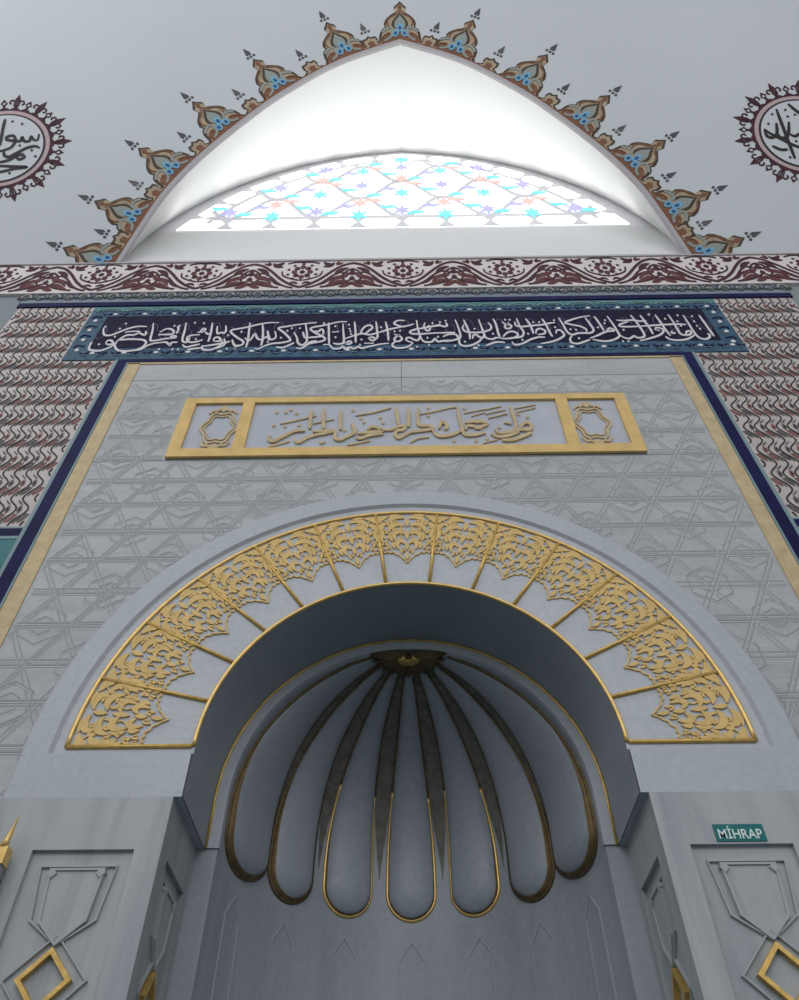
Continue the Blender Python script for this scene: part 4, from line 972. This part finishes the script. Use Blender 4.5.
for i, (ph, HW) in enumerate(zip(PH, HWS)):
    k_in = .955 if 2 <= i <= 4 else .90
    ol = [(1., SL-.5+.05*j) for j in range(10)] + [(cos(pi*j/24), None if 0 else SL+RL*sin(pi*j/24)) for j in range(25)] + [(-1., SL-.05*j) for j in range(1, 11)]
    def LP(u, v):
        a_, s_ = ol[round(v*(len(ol)-1))]
        f = 1-(1-k_in)*u
        if s_ > SL: a2, s2 = a_*f, SL+(s_-SL)*f
        else:
            g = 1-(1-k_in)*u*max(0, 1-(SL-s_)/.5); a2, s2 = a_*g, s_
        q = 1-a2*a2 - (((s2-SL)/RL)**2 if s2 > SL else 0)
        d = -.062*sweep(s2)*(max(0, q)**.5)
        return merid(ph+a2*HW*WF_(s2), s2, d-.003)
    b = MB(); b.grid(LP, 4, len(ol)-1); b.build('gilded_lip', 'lip', sh, smooth='all', fix=False)  # gilded edge, its shade painted in as brown
# front strip of the hood with gold edge
b = MB(); FS = wall(YC-.008)
o_ = [(.802, 2.80)] + arcs_(.802) + [(-.802, 2.80)]; i_ = [(RN-.004, 2.80)] + arcs_(RN-.004) + [(-RN+.004, 2.80)]
n = len(o_); b.add([FS(*u, 0) for u in o_] + [FS(*u, 0) for u in i_] + [FS(*u, -.03) for u in i_], [(i, i+1, n+i+1, n+i) for i in range(n-1)] + [(n+i, n+i+1, 2*n+i+1, 2*n+i) for i in range(n-1)])
b.build('front_strip', 'arch', sh)
mb = MB(); mb.tube([FS(x, z, .002) for x, z in [(.795, 2.80)] + arcs_(.795) + [(-.795, 2.80)]], .006, 6); mb.build('gold_edge', 'gold', sh, smooth='all')
# hub: scalloped boss with radiating leaves at the crown
hub = MB()
for i in range(13):
    a = pi*i/12
    pts = [merid(a, .01, -.03), merid(a, .06, -.038), merid(a, .12, -.028), merid(a, .185, -.006)]
    hub.tube(spline([tuple(p) for p in pts], 3), [.012, .015, .018, .020, .022, .023, .022, .018, .012, .006], 6, up=(0, 0, -1))
hub.grid(lambda u, v: merid(pi*u, .001+.14*v, -.03*(1-v*v)), 24, 5)
hb = hub.build('hub', 'bronze_shade', sh, smooth=True)
mb = MB(); mb.tube([merid(pi*i/20, .05, -.05) for i in range(21)], .012, 6, up=(0, 0, -1))
for i in range(5): 
    a = pi*(i+.5)/5; mb.tube([merid(a, .02, -.045), merid(a, .05, -.06)], [.016, .006], 6)
mb.build('gilded_centre', 'gold', hb, smooth='all')

# ------------------------------------------------------------------ sign
sg = empty('niche_sign', (1.096, -.004, 2.62), 'small teal sign with white capital letters stuck on the right pier', 'sign')
b = MB()
F = wall(0)
q = [(1.014, 2.621), (1.178, 2.624), (1.184, 2.680), (1.014, 2.676)]
q = [(1.014, 2.622), (1.180, 2.622), (1.180, 2.679), (1.014, 2.679)]
b.prism(F, q, 0, .004); b.build('plate', 'sign', sg)
cu = bpy.data.curves.new('lettering', 'FONT'); cu.body = 'M\u0130HRAP'; cu.size = .044; cu.extrude = .0008; cu.offset = .0004
cu.align_x = 'CENTER'; cu.align_y = 'CENTER'
to = bpy.data.objects.new('tmp_text', cu); COL.objects.link(to)
bpy.context.view_layer.update()
dg = bpy.context.evaluated_depsgraph_get()
me = bpy.data.meshes.new_from_object(to.evaluated_get(dg))
bpy.data.objects.remove(to, do_unlink=True)
xs = [v.co.x for v in me.vertices]; ys = [v.co.y for v in me.vertices]
wx, hy = max(xs)-min(xs), max(ys)-min(ys); mx_, my_ = (max(xs)+min(xs))/2, (max(ys)+min(ys))/2
for v in me.vertices:
    x, y, z = v.co
    v.co = Vector(((x-mx_)*.145/wx + 1.097, -.0045-z-.0005, (y-my_)*.043/hy + 2.651)) - parent_world(sg)
me.materials.clear(); me.materials.append(M['signtext'])
lo = bpy.data.objects.new('lettering', me); COL.objects.link(lo); lo.parent = sg

# ------------------------------------------------------------------ gold capped post at the left edge
ps = empty('gold_capped_post', (-1.42, -.05, 0), 'pale stone post with gold cap and corner spike at the left edge of the photo', 'post')
px_, py_ = -1.318, -.06
b = MB(); b.box((px_-.22, py_, 0), (px_, py_+.03, 2.545)); b.build('shaft', 'post', ps)
b = MB(); b.box((px_-.225, py_-.006, 2.500), (px_+.004, py_+.036, 2.506)); b.build('dark_line', 'brown', ps)
b = MB(); b.box((px_-.225, py_-.006, 2.545), (px_+.005, py_+.036, 2.60)); b.build('gold_cap', 'gold_bright', ps)
b = MB(); b.tube([(px_-.016, py_+.005, 2.60), (px_-.012, py_+.005, 2.625), (px_-.003, py_+.005, 2.70)], [.016, .010, .002], 8, up=(0, 1, 0)); b.build('corner_spike', 'gold_bright', ps, smooth='all')

# ------------------------------------------------------------------ light
w = bpy.data.worlds.new('World'); sc.world = w; w.use_nodes = True
bg = w.node_tree.nodes['Background']; bg.inputs['Color'].default_value = (.95, .97, 1., 1); bg.inputs['Strength'].default_value = WORLD
def area(name, loc, target, sx, sy, power, col=(1, 1, 1)):
    l = bpy.data.lights.new(name, 'AREA'); l.shape = 'RECTANGLE'; l.size = sx; l.size_y = sy; l.energy = power; l.color = col
    o = bpy.data.objects.new(name, l); COL.objects.link(o); o.location = loc
    o.rotation_euler = (Vector(target)-Vector(loc)).to_track_quat('-Z', 'Y').to_euler(); return o
area('hall_window_light', (0, -11, 8.5), (0, 0, 4.5), 12, 4, A1, (.95, .98, 1))
area('dome_window_light', (-6, -5, 11), (0, 0, 4), 5, 3, A2, (.95, .98, 1))

# ------------------------------------------------------------------ camera
f_px, pitch, yaw, roll, cx = CAMP
cyw, syw = cos(yaw), sin(yaw); cp, sp_ = cos(pitch), sin(pitch)
right = Vector((cyw, -syw, 0)); fwd = Vector((syw*cp, cyw*cp, sp_)); up = Vector((-syw*sp_, -cyw*sp_, cp))
Rr = right*cos(roll) - up*sin(roll); Ur = right*sin(roll) + up*cos(roll)
cam = bpy.data.cameras.new('Camera'); co_ = bpy.data.objects.new('Camera', cam); COL.objects.link(co_)
mt = Matrix((Rr, Ur, -fwd)).transposed().to_4x4(); mt.translation = Vector((cx*2.5, -2.5, 1.5)); co_.matrix_world = mt
cam.sensor_fit = 'VERTICAL'; cam.sensor_height = 24; cam.sensor_width = 24; cam.lens = f_px*24/1000; cam.clip_start = .02
cam.shift_x = -.5/1000*0
sc.camera = co_
sc.view_settings.view_transform = 'Standard'; sc.view_settings.look = 'None'; sc.view_settings.gamma = 1; sc.view_settings.use_curve_mapping = False
sc.view_settings.exposure = 0.
